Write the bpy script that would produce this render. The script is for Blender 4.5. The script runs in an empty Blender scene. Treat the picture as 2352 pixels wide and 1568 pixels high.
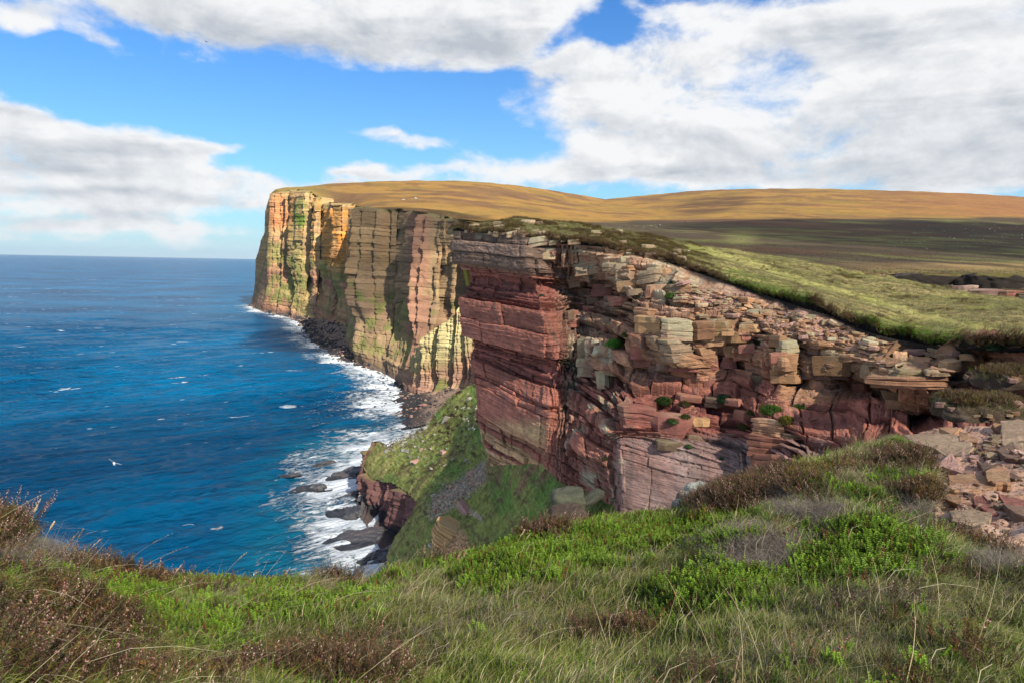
import bpy, math, random
import numpy as np
from mathutils import Vector, Matrix
from mathutils.bvhtree import BVHTree
import bmesh

rng = np.random.default_rng(7)
random.seed(7)
scene = bpy.context.scene
C = scene.collection

# ------------------------------------------------------------------ camera
W, H, F = 2352.0, 1568.0, 1568.0          # picture units the scene was surveyed in
PITCH, ROLL = math.radians(6.55), math.radians(1.07)
CAMZ = 130.0
cp, sp_ = math.cos(PITCH), math.sin(PITCH)
fwd = np.array([0, cp, -sp_]); up0 = np.array([0, sp_, cp]); rt0 = np.array([1.0, 0, 0])
rt = rt0 * math.cos(ROLL) + up0 * math.sin(ROLL)
up = -rt0 * math.sin(ROLL) + up0 * math.cos(ROLL)
EYE = np.array([0, 0, CAMZ])
cam = bpy.data.cameras.new('camera'); cam_o = bpy.data.objects.new('camera', cam); C.objects.link(cam_o)
cam.sensor_width = 36; cam.lens = 24; cam.clip_start = 0.05; cam.clip_end = 200000
m = Matrix(((rt[0], up[0], -fwd[0], 0), (rt[1], up[1], -fwd[1], 0), (rt[2], up[2], -fwd[2], CAMZ), (0, 0, 0, 1)))
cam_o.matrix_world = m
scene.camera = cam_o

# ------------------------------------------------------------------ view, sun, sky
scene.view_settings.view_transform = 'Standard'
scene.view_settings.look = 'None'
scene.view_settings.exposure = 0.85
scene.view_settings.gamma = 1.0
scene.view_settings.use_curve_mapping = False
SUN = np.array([0.45, -0.665, 0.58]); SUN /= np.linalg.norm(SUN)
sun = bpy.data.lights.new('sun', 'SUN'); sun.energy = 5.0; sun.angle = math.radians(0.5); sun.color = (1.0, 0.93, 0.80)
sun_o = bpy.data.objects.new('sun', sun); C.objects.link(sun_o)
sun_o.rotation_euler = Vector((-SUN).tolist()).to_track_quat('-Z', 'Y').to_euler()
SKY_STRENGTH = 0.058


def P(u, v, d):
    """point seen at (u, v) that lies d metres in front of the eye (arrays allowed)"""
    u = np.asarray(u, float); v = np.asarray(v, float); d = np.asarray(d, float)
    a = (u - W / 2) / F; b = (H / 2 - v) / F
    r = fwd + a[..., None] * rt + b[..., None] * up
    return EYE + r * d[..., None]


def sea_depth(u, v, z=0.0):
    a = (u - W / 2) / F; b = (H / 2 - v) / F
    rz = fwd[2] + a * rt[2] + b * up[2]
    return (z - CAMZ) / rz


def proj(p):
    q = np.asarray(p, float) - EYE
    d = q @ fwd
    dd = np.where(np.abs(d) < 1e-6, 1e-6, d)
    return W / 2 + F * (q @ rt) / dd, H / 2 - F * (q @ up) / dd, d


# ------------------------------------------------------------------ sky with clouds (world shader)
def N(nt, kind, loc=(0, 0), **kw):
    n = nt.nodes.new(kind)
    for k, v in kw.items():
        setattr(n, k, v)
    return n


def math_node(nt, op, a, b=None, clamp=False):
    n = nt.nodes.new('ShaderNodeMath'); n.operation = op; n.use_clamp = clamp
    for i, x in enumerate((a, b)):
        if x is None: continue
        if isinstance(x, (int, float)): n.inputs[i].default_value = x
        else: nt.links.new(x, n.inputs[i])
    return n.outputs[0]


def maprange(nt, x, a, b, c=0.0, d=1.0, smooth=True):
    n = nt.nodes.new('ShaderNodeMapRange'); n.interpolation_type = 'SMOOTHSTEP' if smooth else 'LINEAR'
    nt.links.new(x, n.inputs[0])
    for i, y in zip((1, 2, 3, 4), (a, b, c, d)):
        n.inputs[i].default_value = y
    return n.outputs[0]


def mixrgb(nt, fac, a, b, mode='MIX'):
    n = nt.nodes.new('ShaderNodeMix'); n.data_type = 'RGBA'; n.blend_type = mode; n.clamp_factor = True
    if isinstance(fac, (int, float)): n.inputs[0].default_value = fac
    else: nt.links.new(fac, n.inputs[0])
    for i, x in ((6, a), (7, b)):
        if isinstance(x, (tuple, list)): n.inputs[i].default_value = (*x[:3], 1)
        else: nt.links.new(x, n.inputs[i])
    return n.outputs[2]


def noise(nt, vec, scale, detail=4, rough=0.5, dist=0.0, dims='3D'):
    n = nt.nodes.new('ShaderNodeTexNoise'); n.noise_dimensions = dims
    if vec is not None: nt.links.new(vec, n.inputs['Vector'])
    n.inputs['Scale'].default_value = scale; n.inputs['Detail'].default_value = detail
    n.inputs['Roughness'].default_value = rough; n.inputs['Distortion'].default_value = dist
    return n


world = bpy.data.worlds.new('World'); scene.world = world; world.use_nodes = True
wt = world.node_tree; wt.nodes.clear()
w_out = wt.nodes.new('ShaderNodeOutputWorld'); bg = wt.nodes.new('ShaderNodeBackground')
bg.inputs['Strength'].default_value = SKY_STRENGTH
wt.links.new(bg.outputs[0], w_out.inputs[0])
sky = wt.nodes.new('ShaderNodeTexSky'); sky.sky_type = 'NISHITA'; sky.sun_disc = False
sky.sun_elevation = math.asin(SUN[2]); sky.sun_rotation = math.atan2(SUN[0], SUN[1])
sky.altitude = 100; sky.air_density = 1.0; sky.dust_density = 0.6; sky.ozone_density = 2.5
tc = wt.nodes.new('ShaderNodeTexCoord')
sep = wt.nodes.new('ShaderNodeSeparateXYZ'); wt.links.new(tc.outputs['Generated'], sep.inputs[0])
dx, dy, dz = sep.outputs
az = math_node(wt, 'ARCTAN2', dx, dy)
el = math_node(wt, 'ARCSINE', dz)
# cloud layer coordinates: a flat deck far overhead, flattened towards the horizon
zz = math_node(wt, 'ADD', math_node(wt, 'MAXIMUM', dz, 0.0), 0.16)
comb = wt.nodes.new('ShaderNodeCombineXYZ')
wt.links.new(math_node(wt, 'DIVIDE', dx, zz), comb.inputs[0]); wt.links.new(math_node(wt, 'DIVIDE', dy, zz), comb.inputs[1])
deck = comb.outputs[0]
comb2 = wt.nodes.new('ShaderNodeCombineXYZ')
wt.links.new(az, comb2.inputs[0]); wt.links.new(math_node(wt, 'MULTIPLY', el, 1.7), comb2.inputs[1])
mpo = wt.nodes.new('ShaderNodeMapping'); wt.links.new(comb2.outputs[0], mpo.inputs[0]); mpo.inputs['Location'].default_value = (3.71, 1.37, 0.6)
ang = mpo.outputs[0]
wn = noise(wt, ang, 5.0, 5, 0.55)
wsep = wt.nodes.new('ShaderNodeSeparateColor'); wt.links.new(wn.outputs['Color'], wsep.inputs[0])
az2 = math_node(wt, 'ADD', az, math_node(wt, 'MULTIPLY', math_node(wt, 'SUBTRACT', wsep.outputs[0], 0.5), 0.16))
el2 = math_node(wt, 'ADD', el, math_node(wt, 'MULTIPLY', math_node(wt, 'SUBTRACT', wsep.outputs[1], 0.5), 0.075))


def blob(u, v, ru, rv, w):
    p = P(u, v, 1.0) - EYE; p = p / np.linalg.norm(p)
    a0 = math.atan2(p[0], p[1]); e0 = math.asin(p[2])
    x = math_node(wt, 'MULTIPLY', math_node(wt, 'SUBTRACT', az2, a0), F / ru)
    y = math_node(wt, 'MULTIPLY', math_node(wt, 'SUBTRACT', el2, e0), F / rv)
    r2 = math_node(wt, 'ADD', math_node(wt, 'MULTIPLY', x, x), math_node(wt, 'MULTIPLY', y, y))
    g = math_node(wt, 'POWER', 2.718281828, math_node(wt, 'MULTIPLY', r2, -1.0))
    return math_node(wt, 'MULTIPLY', g, w)


BLOBS = [(420, -20, 290, 80, 1.0), (800, 30, 330, 110, 1.2), (1060, 60, 170, 105, 0.9), (1160, 135, 90, 40, 0.5),
         (50, 55, 90, 50, 0.75), (235, 88, 50, 20, 0.6),
         (1700, 240, 480, 115, 1.0), (2050, 150, 430, 130, 1.0), (2300, 60, 330, 150, 0.9), (1350, 275, 250, 58, 0.8),
         (1480, 180, 220, 60, 0.8), (2100, 330, 420, 75, 0.8), (1680, 335, 380, 60, 0.7), (1260, 225, 110, 30, 0.5),
         (1690, 25, 130, 40, 0.6), (1465, 75, 48, 40, 0.6), (1900, 395, 600, 26, 0.5),
         (-20, 285, 170, 42, 1.0), (150, 318, 120, 32, 0.9), (265, 350, 120, 30, 0.8), (450, 332, 80, 20, 0.9), (300, 398, 220, 30, 0.9), (455, 425, 120, 24, 0.8),
         (80, 395, 260, 50, 0.9), (200, 468, 360, 36, 0.7), (510, 455, 110, 20, 0.5), (200, 535, 560, 26, 0.6), (640, 380, 60, 16, 0.45),
         (940, 332, 150, 22, 0.8), (810, 392, 60, 14, 0.65), (960, 403, 130, 12, 0.5),
         (1000, -60, 500, 60, 0.6), (2000, -60, 600, 60, 0.3),
         (150, 135, 130, 40, -0.5), (420, 215, 420, 50, -0.9), (1000, 262, 240, 50, -0.9), (1700, 4, 200, 14, -.5), (1870, 12, 110, 14, -0.45), (230, 195, 200, 36, -.5),
         (620, 290, 200, 36, -.4), (700, 350, 60, 50, -.3), (1150, 325, 110, 34, -.5)]
SHADE = [(40, 372, 190, 18, .6), (250, 452, 280, 14, .55), (100, 508, 300, 12, .45), (700, 85, 380, 45, .4), (1100, 120, 120, 40, .3), (1980, 330, 330, 40, .35), (1650, 300, 260, 30, .35), (2200, 390, 300, 30, .4), (1700, 395, 300, 16, .4), (300, 30, 200, 30, .3)]
cov = None; neg = None
BLOBS += [(1120, 188, 120, 20, -.7), (1235, 142, 60, 22, -.6), (1390, 72, 150, 40, -.85), (1250, 110, 60, 26, -.5), (700, 425, 220, 22, .4), (1250, 395, 260, 40, .55), (950, 445, 420, 24, .55), (1465, 70, 45, 34, .5), (330, 65, 110, 26, -.5), (130, 120, 90, 26, -.4)]
for b_ in BLOBS:
    g = blob(*b_[:4], b_[4] * 0.9)
    if b_[4] > 0: cov = g if cov is None else math_node(wt, 'ADD', cov, g)
    else: neg = g if neg is None else math_node(wt, 'ADD', neg, g)
# elsewhere in the sky: broken cloud of the same kind
fr_x = math_node(wt, 'MULTIPLY', math_node(wt, 'MULTIPLY', az, az), 1 / 0.66 ** 2)
fr_y0 = math_node(wt, 'SUBTRACT', el, 0.12)
fr_y = math_node(wt, 'MULTIPLY', math_node(wt, 'MULTIPLY', fr_y0, fr_y0), 1 / 0.32 ** 2)
infr = math_node(wt, 'LESS_THAN', dy, 0.0)
fr = math_node(wt, 'POWER', 2.718281828, math_node(wt, 'MULTIPLY', math_node(wt, 'POWER', math_node(wt, 'ADD', fr_x, fr_y), 2.0), -1.0))
big = noise(wt, deck, 0.9, 2, 0.5)
base = math_node(wt, 'MULTIPLY', maprange(wt, big.outputs[0], 0.38, 0.62, 0.0, 1.0), math_node(wt, 'SUBTRACT', 1.0, fr))
cov = math_node(wt, 'ADD', math_node(wt, 'MINIMUM', math_node(wt, 'ADD', cov, base), 0.95), neg)
n1 = noise(wt, ang, 7.0, 9, 0.60, 0.2)
n2 = noise(wt, ang, 26.0, 6, 0.55)
dens = math_node(wt, 'ADD', cov, math_node(wt, 'ADD', math_node(wt, 'MULTIPLY', math_node(wt, 'SUBTRACT', n1.outputs[0], 0.5), 2.3),
                                        math_node(wt, 'MULTIPLY', math_node(wt, 'SUBTRACT', n2.outputs[0], 0.5), 0.30)))
alpha = maprange(wt, dens, 0.28, 0.86)
# billow shading: how much cloud lies between a point and the light above it
mp = wt.nodes.new('ShaderNodeMapping'); wt.links.new(ang, mp.inputs[0]); mp.inputs['Location'].default_value = (0.012, 0.035, 0)
n1b = noise(wt, mp.outputs[0], 7.0, 9, 0.60, 0.2)
lit = math_node(wt, 'SUBTRACT', n1.outputs[0], n1b.outputs[0])
thick = maprange(wt, dens, 0.60, 1.5, 0.0, 0.30)
mps = wt.nodes.new('ShaderNodeMapping'); wt.links.new(ang, mps.inputs[0]); mps.inputs['Scale'].default_value = (2.6, 9.5, 1)
nst = noise(wt, mps.outputs[0], 1.0, 5, 0.55, 0.3)
thick = math_node(wt, 'ADD', thick, math_node(wt, 'MULTIPLY', maprange(wt, nst.outputs[0], 0.46, 0.66), maprange(wt, dens, 0.55, 1.0, 0.0, 0.5)))
for b_ in SHADE:
    thick = math_node(wt, 'ADD', thick, blob(*b_))
shade = math_node(wt, 'SUBTRACT', thick, math_node(wt, 'MULTIPLY', lit, 3.0), clamp=True)
ccol = mixrgb(wt, shade, (9.0, 9.05, 9.15), (4.9, 5.3, 5.9))
hs = wt.nodes.new('ShaderNodeHueSaturation'); hs.inputs['Saturation'].default_value = 1.42; hs.inputs['Value'].default_value = 1.0
wt.links.new(sky.outputs[0], hs.inputs['Color'])
skyc = mixrgb(wt, 1.0, hs.outputs[0], (0.0, 1.16, 1.62), 'MULTIPLY')
hz = math_node(wt, 'POWER', 2.718281828, math_node(wt, 'MULTIPLY', math_node(wt, 'MAXIMUM', el, 0.0), -6.0))
skyc = mixrgb(wt, math_node(wt, 'MULTIPLY', hz, 0.92), skyc, (6.9, 8.0, 8.9))
wt.links.new(mixrgb(wt, alpha, skyc, ccol), bg.inputs['Color'])
world.cycles.sampling_method = 'MANUAL'; world.cycles.sample_map_resolution = 512


# ------------------------------------------------------------------ numpy noise
def _hash(*k, seed=0):
    h = np.full(np.broadcast(*k).shape, (seed * 0x9E3779B1 + 0x7F4A7C15) & 0xFFFFFFFF, dtype=np.uint32)
    for i, a in enumerate(k):
        h = (h ^ (np.asarray(a).astype(np.int64) & 0xFFFFFFFF).astype(np.uint32)) * np.uint32(0x85EBCA6B)
        h ^= h >> np.uint32(13)
    h = h * np.uint32(0xC2B2AE35); h ^= h >> np.uint32(16)
    return h.astype(np.float64) / 4294967296.0


def vn2(x, y, seed=0):
    ix = np.floor(x); iy = np.floor(y); fx = x - ix; fy = y - iy
    fx = fx * fx * fx * (fx * (fx * 6 - 15) + 10); fy = fy * fy * fy * (fy * (fy * 6 - 15) + 10)
    ix = ix.astype(np.int64); iy = iy.astype(np.int64)
    a = _hash(ix, iy, seed=seed); b = _hash(ix + 1, iy, seed=seed); c = _hash(ix, iy + 1, seed=seed); d = _hash(ix + 1, iy + 1, seed=seed)
    return ((a + (b - a) * fx) * (1 - fy) + (c + (d - c) * fx) * fy) * 2 - 1


def fbm2(x, y, oct=4, seed=0, gain=0.5):
    s = 0; a = 1; t = 0
    for o in range(oct):
        s = s + a * vn2(x * 2 ** o + o * 17.3, y * 2 ** o - o * 9.1, seed + o); t += a; a *= gain
    return s / t


def fbm3(p, scale, oct=3, seed=0):
    """cheap 3-d noise: three planes blended"""
    x, y, z = p[..., 0] * scale, p[..., 1] * scale, p[..., 2] * scale
    return (fbm2(x + 0.37 * z, y - 0.21 * z, oct, seed) + fbm2(y + 0.31 * x, z + 0.17 * x, oct, seed + 31) + fbm2(z - 0.29 * y, x + 0.23 * y, oct, seed + 57)) / 1.9


def sstep(x, a, b):
    t = np.clip((x - a) / (b - a), 0, 1)
    return t * t * (3 - 2 * t)


def lerp(a, b, t):
    return a + (b - a) * t


def mixc(c, k, t):
    return c + (np.asarray(k) - c) * np.asarray(t)[..., None]


# ------------------------------------------------------------------ mesh and object helpers
def mk_mesh(name, V, Fc, col=None, smooth=False, extra=None):
    V = np.ascontiguousarray(V, dtype=np.float32).reshape(-1, 3); Fc = np.ascontiguousarray(Fc, dtype=np.int32)
    me = bpy.data.meshes.new(name); k = Fc.shape[1]; n = len(Fc)
    me.vertices.add(len(V)); me.vertices.foreach_set('co', V.ravel())
    me.loops.add(n * k); me.loops.foreach_set('vertex_index', Fc.ravel())
    me.polygons.add(n); me.polygons.foreach_set('loop_start', np.arange(0, n * k, k, dtype=np.int32))
    me.polygons.foreach_set('use_smooth', np.full(n, smooth, dtype=bool))
    if col is not None:
        a = me.attributes.new('Col', 'FLOAT_COLOR', 'POINT')
        c4 = np.ones((len(V), 4), np.float32); c4[:, :3] = np.asarray(col).reshape(-1, 3); a.data.foreach_set('color', c4.ravel())
    for nm, arr in (extra or {}).items():
        a = me.attributes.new(nm, 'FLOAT', 'POINT'); a.data.foreach_set('value', np.ascontiguousarray(arr, dtype=np.float32).ravel())
    me.update(calc_edges=True); me.validate()
    return me


def grid_faces(n, m_):
    i = np.arange(n * m_).reshape(n, m_)
    return np.stack([i[:-1, :-1], i[1:, :-1], i[1:, 1:], i[:-1, 1:]], -1).reshape(-1, 4)


def link(name, data, parent=None, mat=None):
    o = bpy.data.objects.new(name, data); C.objects.link(o)
    if parent is not None: o.parent = parent
    if mat is not None and data is not None: data.materials.append(mat)
    return o


def tag(o, label=None, cat=None, group=None, kind=None):
    if label: o['label'] = label
    if cat: o['category'] = cat
    if group: o['group'] = group
    if kind: o['kind'] = kind
    return o


def bvh_of_grid(V, step=1):
    V = V[::step, ::step]
    n, k = V.shape[:2]
    return BVHTree.FromPolygons(V.reshape(-1, 3).tolist(), grid_faces(n, k).tolist())


def cast(bvh, u, v):
    d = P(u, v, 1.0) - EYE
    h = bvh.ray_cast(Vector(EYE.tolist()), Vector(d.tolist()).normalized(), 10000)
    return h


# ------------------------------------------------------------------ materials
def mat_new(name):
    mt = bpy.data.materials.new(name); mt.use_nodes = True; nt = mt.node_tree; nt.nodes.clear()
    out = nt.nodes.new('ShaderNodeOutputMaterial'); b = nt.nodes.new('ShaderNodeBsdfPrincipled')
    nt.links.new(b.outputs[0], out.inputs[0])
    return mt, nt, b


def attr_mat(name, nscale=6.0, namp=0.5, bump=0.5, bscale=8.0, rough=0.92, bdist=0.1, spec=0.25, rnd=0.0, stretch=None, trans=0.0):
    """colour from the Col attribute, broken up by noise at two sizes, with fine relief"""
    mt, nt, b = mat_new(name)
    at = nt.nodes.new('ShaderNodeAttribute'); at.attribute_name = 'Col'
    t = nt.nodes.new('ShaderNodeTexCoord'); vec = t.outputs['Object']
    if stretch:
        mpn = nt.nodes.new('ShaderNodeMapping'); nt.links.new(vec, mpn.inputs[0]); mpn.inputs['Scale'].default_value = stretch; vec = mpn.outputs[0]
    nz = noise(nt, vec, nscale, 6, 0.6); nz2 = noise(nt, vec, nscale * 5.3, 4, 0.6)
    f = math_node(nt, 'ADD', math_node(nt, 'MULTIPLY', math_node(nt, 'SUBTRACT', nz.outputs[0], 0.5), 2 * namp),
                  math_node(nt, 'MULTIPLY', math_node(nt, 'SUBTRACT', nz2.outputs[0], 0.5), 1.4 * namp))
    f = math_node(nt, 'ADD', f, 1.0)
    if rnd:
        oi = nt.nodes.new('ShaderNodeObjectInfo')
        f = math_node(nt, 'MULTIPLY', f, maprange(nt, oi.outputs['Random'], 0, 1, 1 - rnd, 1 + rnd, False))
    vm = nt.nodes.new('ShaderNodeVectorMath'); vm.operation = 'SCALE'; nt.links.new(at.outputs['Color'], vm.inputs[0]); nt.links.new(f, vm.inputs['Scale'])
    nt.links.new(vm.outputs[0], b.inputs['Base Color'])
    b.inputs['Roughness'].default_value = rough; b.inputs['Specular IOR Level'].default_value = spec
    if bump:
        bz = noise(nt, vec, bscale, 8, 0.62)
        bn = nt.nodes.new('ShaderNodeBump'); bn.inputs['Strength'].default_value = bump; bn.inputs['Distance'].default_value = bdist
        nt.links.new(bz.outputs[0], bn.inputs['Height']); nt.links.new(bn.outputs[0], b.inputs['Normal'])
    if trans:
        tr = nt.nodes.new('ShaderNodeBsdfTranslucent'); nt.links.new(vm.outputs[0], tr.inputs[0])
        mx = nt.nodes.new('ShaderNodeMixShader'); mx.inputs[0].default_value = trans
        nt.links.new(b.outputs[0], mx.inputs[1]); nt.links.new(tr.outputs[0], mx.inputs[2])
        nt.links.new(mx.outputs[0], nt.nodes['Material Output'].inputs[0])
    return mt


M_rock = attr_mat('sandstone', 1.3, 0.40, 1.0, 2.2, 0.92, 0.16, stretch=(.7, .7, 5.0))
M_stone = attr_mat('loose_sandstone', 2.4, 0.46, 1.0, 7.0, 0.92, 0.07, rnd=0.28, stretch=(1, 1, 2.6))
M_far = attr_mat('far_cliff_rock', 0.05, 0.36, 0.9, 0.12, 0.95, 2.0, stretch=(1, 1, 2.2))
M_moor = attr_mat('moorland_grass', 0.05, 0.36, 0.55, 0.35, 1.0, 0.6, spec=0.05)
M_turf = attr_mat('turf', 1.2, 0.32, 0.8, 5.0, 1.0, 0.08, spec=0.08)
M_spur = attr_mat('spur_turf', 0.25, 0.42, 1.0, 0.6, 1.0, 0.9, spec=0.06)
M_soil = attr_mat('foreground_soil', 6.0, 0.42, 0.9, 22.0, 1.0, 0.03, spec=0.08)
M_leaf = attr_mat('leaves', 30.0, 0.25, 0.0, 1, 0.6, 0, spec=0.3, rnd=0.5, trans=0.28)
M_wet = attr_mat('wet_rock', 0.5, 0.4, 0.9, 1.0, 0.45, 0.4, spec=0.5, stretch=(1, 1, 3))


# ------------------------------------------------------------------ near sea cliff
def stations_to_grid(cols, ncols, rows_n):
    """cols: list of [(u,v,D)...]; returns world grid (rows x cols) resampled evenly along both directions"""
    A = np.array([[P(*p) for p in c] for c in cols])            # K x R x 3
    K, R = A.shape[:2]
    seg = np.linalg.norm(np.diff(A, axis=0), axis=2).mean(1); s = np.concatenate([[0], np.cumsum(seg)])
    si = np.linspace(0, s[-1], ncols); k = np.clip(np.searchsorted(s, si, side='right') - 1, 0, K - 2); t = ((si - s[k]) / (s[k + 1] - s[k]))[:, None, None]
    B = A[k] * (1 - t) + A[k + 1] * t                            # ncols x R x 3
    seg = np.linalg.norm(np.diff(B, axis=1), axis=2).mean(0); r = np.concatenate([[0], np.cumsum(seg)])
    ri = np.linspace(0, r[-1], rows_n); k = np.clip(np.searchsorted(r, ri, side='right') - 1, 0, R - 2); t = ((ri - r[k]) / (r[k + 1] - r[k]))[None, :, None]
    G = B[:, k] * (1 - t) + B[:, k + 1] * t
    return G, si, ri


def grid_normals(G):
    du = np.gradient(G, axis=0); dv = np.gradient(G, axis=1)
    n = np.cross(dv, du); n /= np.linalg.norm(n, axis=2, keepdims=True) + 1e-9
    s = np.sign(((EYE - G) * n).sum(2)); s = np.where(np.median(s) < 0, -1.0, 1.0)
    return n * s


def smooth_grid(G, it):
    for _ in range(it):
        G = G.copy()
        G[1:-1] = (G[:-2] + 2 * G[1:-1] + G[2:]) / 4
        G[:, 1:-1] = (G[:, :-2] + 2 * G[:, 1:-1] + G[:, 2:]) / 4
    return G


CL = [
 # far return of the prow, hidden from here
 [(1075, 522, 92), (1085, 600, 92), (1110, 640, 92), (1110, 690, 92), (1112, 775, 92), (1118, 830, 92), (1130, 905, 92), (1130, 960, 92), (1150, 1050, 92)],
 [(1044, 530, 63), (1046, 598, 63), (1076, 640, 64), (1061, 690, 62.8), (1075, 775, 62.8), (1082, 830, 63.2), (1094, 905, 62), (1097, 960, 61.5), (1125, 1070, 60)],
 [(1130, 537, 59.5), (1128, 605, 59), (1150, 648, 60), (1148, 706, 58), (1165, 790, 58), (1170, 842, 58.6), (1172, 918, 56), (1178, 975, 56), (1180, 1066, 57)],
 [(1215, 545, 56), (1212, 612, 55), (1235, 660, 56), (1245, 722, 53), (1268, 806, 53), (1278, 852, 54), (1258, 930, 51), (1265, 985, 51), (1245, 1065, 52.5)],
 [(1290, 560, 54.5), (1300, 620, 57.5), (1320, 655, 58.5), (1322, 730, 57.5), (1335, 792, 55), (1330, 850, 54), (1300, 930, 52), (1300, 1000, 50), (1290, 1110, 48)],
 [(1370, 566, 53.5), (1390, 625, 55), (1400, 662, 56), (1392, 740, 54), (1372, 800, 50), (1388, 870, 49.5), (1362, 960, 47), (1340, 1020, 46), (1380, 1140, 44)],
 [(1440, 580, 53), (1430, 640, 53), (1430, 690, 52), (1425, 745, 50.5), (1418, 800, 49.5), (1430, 860, 48), (1385, 950, 45.5), (1385, 1010, 44.5), (1405, 1160, 42.5)],
 [(1500, 592, 52), (1488, 660, 49.5), (1462, 700, 46.5), (1452, 742, 45.8), (1455, 800, 46), (1470, 850, 46), (1410, 940, 43), (1424, 1004, 42.5), (1428, 1185, 41)],
 [(1590, 622, 50), (1568, 690, 44.6), (1525, 730, 42.8), (1520, 785, 42.6), (1570, 838, 43), (1570, 880, 44.6), (1550, 950, 42), (1560, 1015, 40.5), (1580, 1210, 38.5)],
 [(1700, 662, 46), (1660, 722, 43), (1668, 765, 42.2), (1674, 808, 43.4), (1682, 850, 44.2), (1680, 900, 43), (1680, 970, 41), (1690, 1030, 39.2), (1700, 1190, 37)],
 [(1760, 680, 44), (1730, 735, 42), (1735, 780, 41.6), (1738, 820, 42), (1742, 865, 42.2), (1735, 910, 41), (1730, 960, 39), (1745, 1030, 37.8), (1750, 1170, 35.6)],
 [(1810, 695, 42.5), (1790, 745, 40.6), (1792, 785, 38.8), (1796, 830, 38.4), (1800, 880, 38.8), (1780, 922, 38.6), (1772, 960, 37), (1790, 1030, 36), (1800, 1150, 34)],
 [(1850, 708, 40.4), (1832, 760, 38.8), (1838, 795, 39), (1842, 835, 39.4), (1842, 885, 39.4), (1830, 930, 37.6), (1830, 968, 35.5), (1845, 1035, 34.2), (1850, 1150, 32)],
 [(1910, 725, 37.6), (1890, 775, 36.5), (1895, 806, 35.4), (1900, 850, 35.3), (1905, 905, 35.8), (1890, 944, 35), (1900, 982, 33), (1900, 1040, 32), (1905, 1130, 30)],
 [(1960, 750, 34.4), (1950, 790, 33.4), (1950, 822, 33), (1955, 862, 34), (1960, 912, 35), (1950, 950, 33.4), (1950, 985, 31.4), (1950, 1040, 29.8), (1955, 1120, 27.6)],
 [(2010, 768, 31.6), (2000, 803, 31), (1992, 832, 31), (2000, 872, 32), (2012, 920, 33), (2000, 952, 31), (2000, 985, 29), (1990, 1032, 27), (1990, 1100, 25)],
 [(2060, 780, 29.6), (2050, 808, 28.6), (2030, 838, 27), (2040, 880, 26.8), (2042, 930, 28.6), (2050, 952, 29), (2060, 980, 27.4), (2055, 1025, 25.4), (2050, 1080, 23.4)],
 [(2120, 790, 27.6), (2110, 812, 27), (2090, 840, 25.4), (2095, 890, 25), (2095, 936, 26.4), (2105, 952, 28), (2112, 974, 26.4), (2110, 1010, 24), (2105, 1065, 22)],
 [(2190, 795, 25.8), (2172, 815, 25), (2160, 842, 24), (2158, 885, 24), (2165, 930, 25.4), (2170, 948, 26.4), (2180, 970, 25.2), (2180, 1005, 23), (2180, 1060, 21)],
 [(2240, 800, 24), (2225, 822, 25.4), (2215, 850, 26.2), (2215, 885, 26), (2220, 925, 25.6), (2222, 945, 25), (2230, 965, 24), (2235, 1000, 22), (2235, 1050, 20)],
 [(2370, 806, 22.5), (2370, 832, 22.4), (2370, 860, 22.2), (2372, 890, 22), (2374, 920, 21.6), (2376, 940, 21.2), (2380, 960, 20.6), (2384, 990, 19.6), (2390, 1040, 18)],
 [(2600, 810, 19), (2600, 840, 19), (2600, 860, 19), (2600, 890, 19), (2600, 920, 19), (2600, 940, 18.6), (2600, 960, 18), (2600, 990, 17.4), (2600, 1040, 16)],
]
_fu, _ff = [1780, 1850, 1890, 1950, 2000, 2050, 2100, 2165, 2220, 2370, 2600], [1.0, 1.015, 1.06, 1.11, 1.16, 1.23, 1.29, 1.30, 1.27, 1.29, 1.32]
CL = [[(a, b, d * float(np.interp(a, _fu, _ff))) for (a, b, d) in c_] for c_ in CL]
NC, NR = 1150, 430
G0, gs, gr = stations_to_grid(CL, NC, NR)
G0 = smooth_grid(G0, 5)
G0[..., 0] += 0.35 * fbm2(gs[:, None] * 0.16 + 0 * gr, gr[None] * 0.13, 4, 5)
G0[..., 1] += 0.45 * fbm2(gs[:, None] * 0.2 + 0 * gr, gr[None] * 0.17, 4, 9)
Nn = grid_normals(smooth_grid(G0, 6))
gu, gv, gd = proj(G0)
x, y, z = G0[..., 0], G0[..., 1], G0[..., 2] - CAMZ
zb = z + 0.085 * x + 0.16 * fbm2(gs[:, None] * 0.12 + 0 * gr, z * 0.3, 3, 3) + 0.05 * fbm2(gs[:, None] * 0.7 + 0 * gr, z * 0.9, 2, 4)
# the pile of beds: (top, bottom, kind)   kind: 0 thick, 1 thin recessed, 2 thin mixed
zones = [(14, 3.2, 2), (3.2, 1.6, 2), (1.6, 0.6, 0), (0.6, -0.55, 0), (-0.55, -1.1, 2), (-1.1, -3.6, 1), (-3.6, -5.3, 0), (-5.3, -7.1, 0), (-7.1, -9.3, 1),
         (-9.3, -10.4, 0), (-10.4, -11.2, 2), (-11.2, -13.9, 0), (-13.9, -15.5, 2), (-15.5, -22, 2), (-22, -45, 2)]
bed_b = []; bed_k = []
for (t_, b_, k_) in zones:
    zc = t_
    while zc > b_ + 1e-6:
        th = (t_ - b_) if k_ == 0 else (rng.uniform(0.10, 0.34) if k_ == 1 else rng.uniform(0.18, 0.95))
        zn_ = max(b_, zc - th)
        if zn_ - b_ < 0.07: zn_ = b_
        bed_b.append(zn_); bed_k.append(k_); zc = zn_
bed_edges = np.array([14.0] + bed_b)[::-1]               # ascending
bed_kind = np.array(bed_k)[::-1]
nb = len(bed_kind)
bi = np.clip(np.searchsorted(bed_edges, zb) - 1, 0, nb - 1)
th = np.diff(bed_edges)
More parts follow.
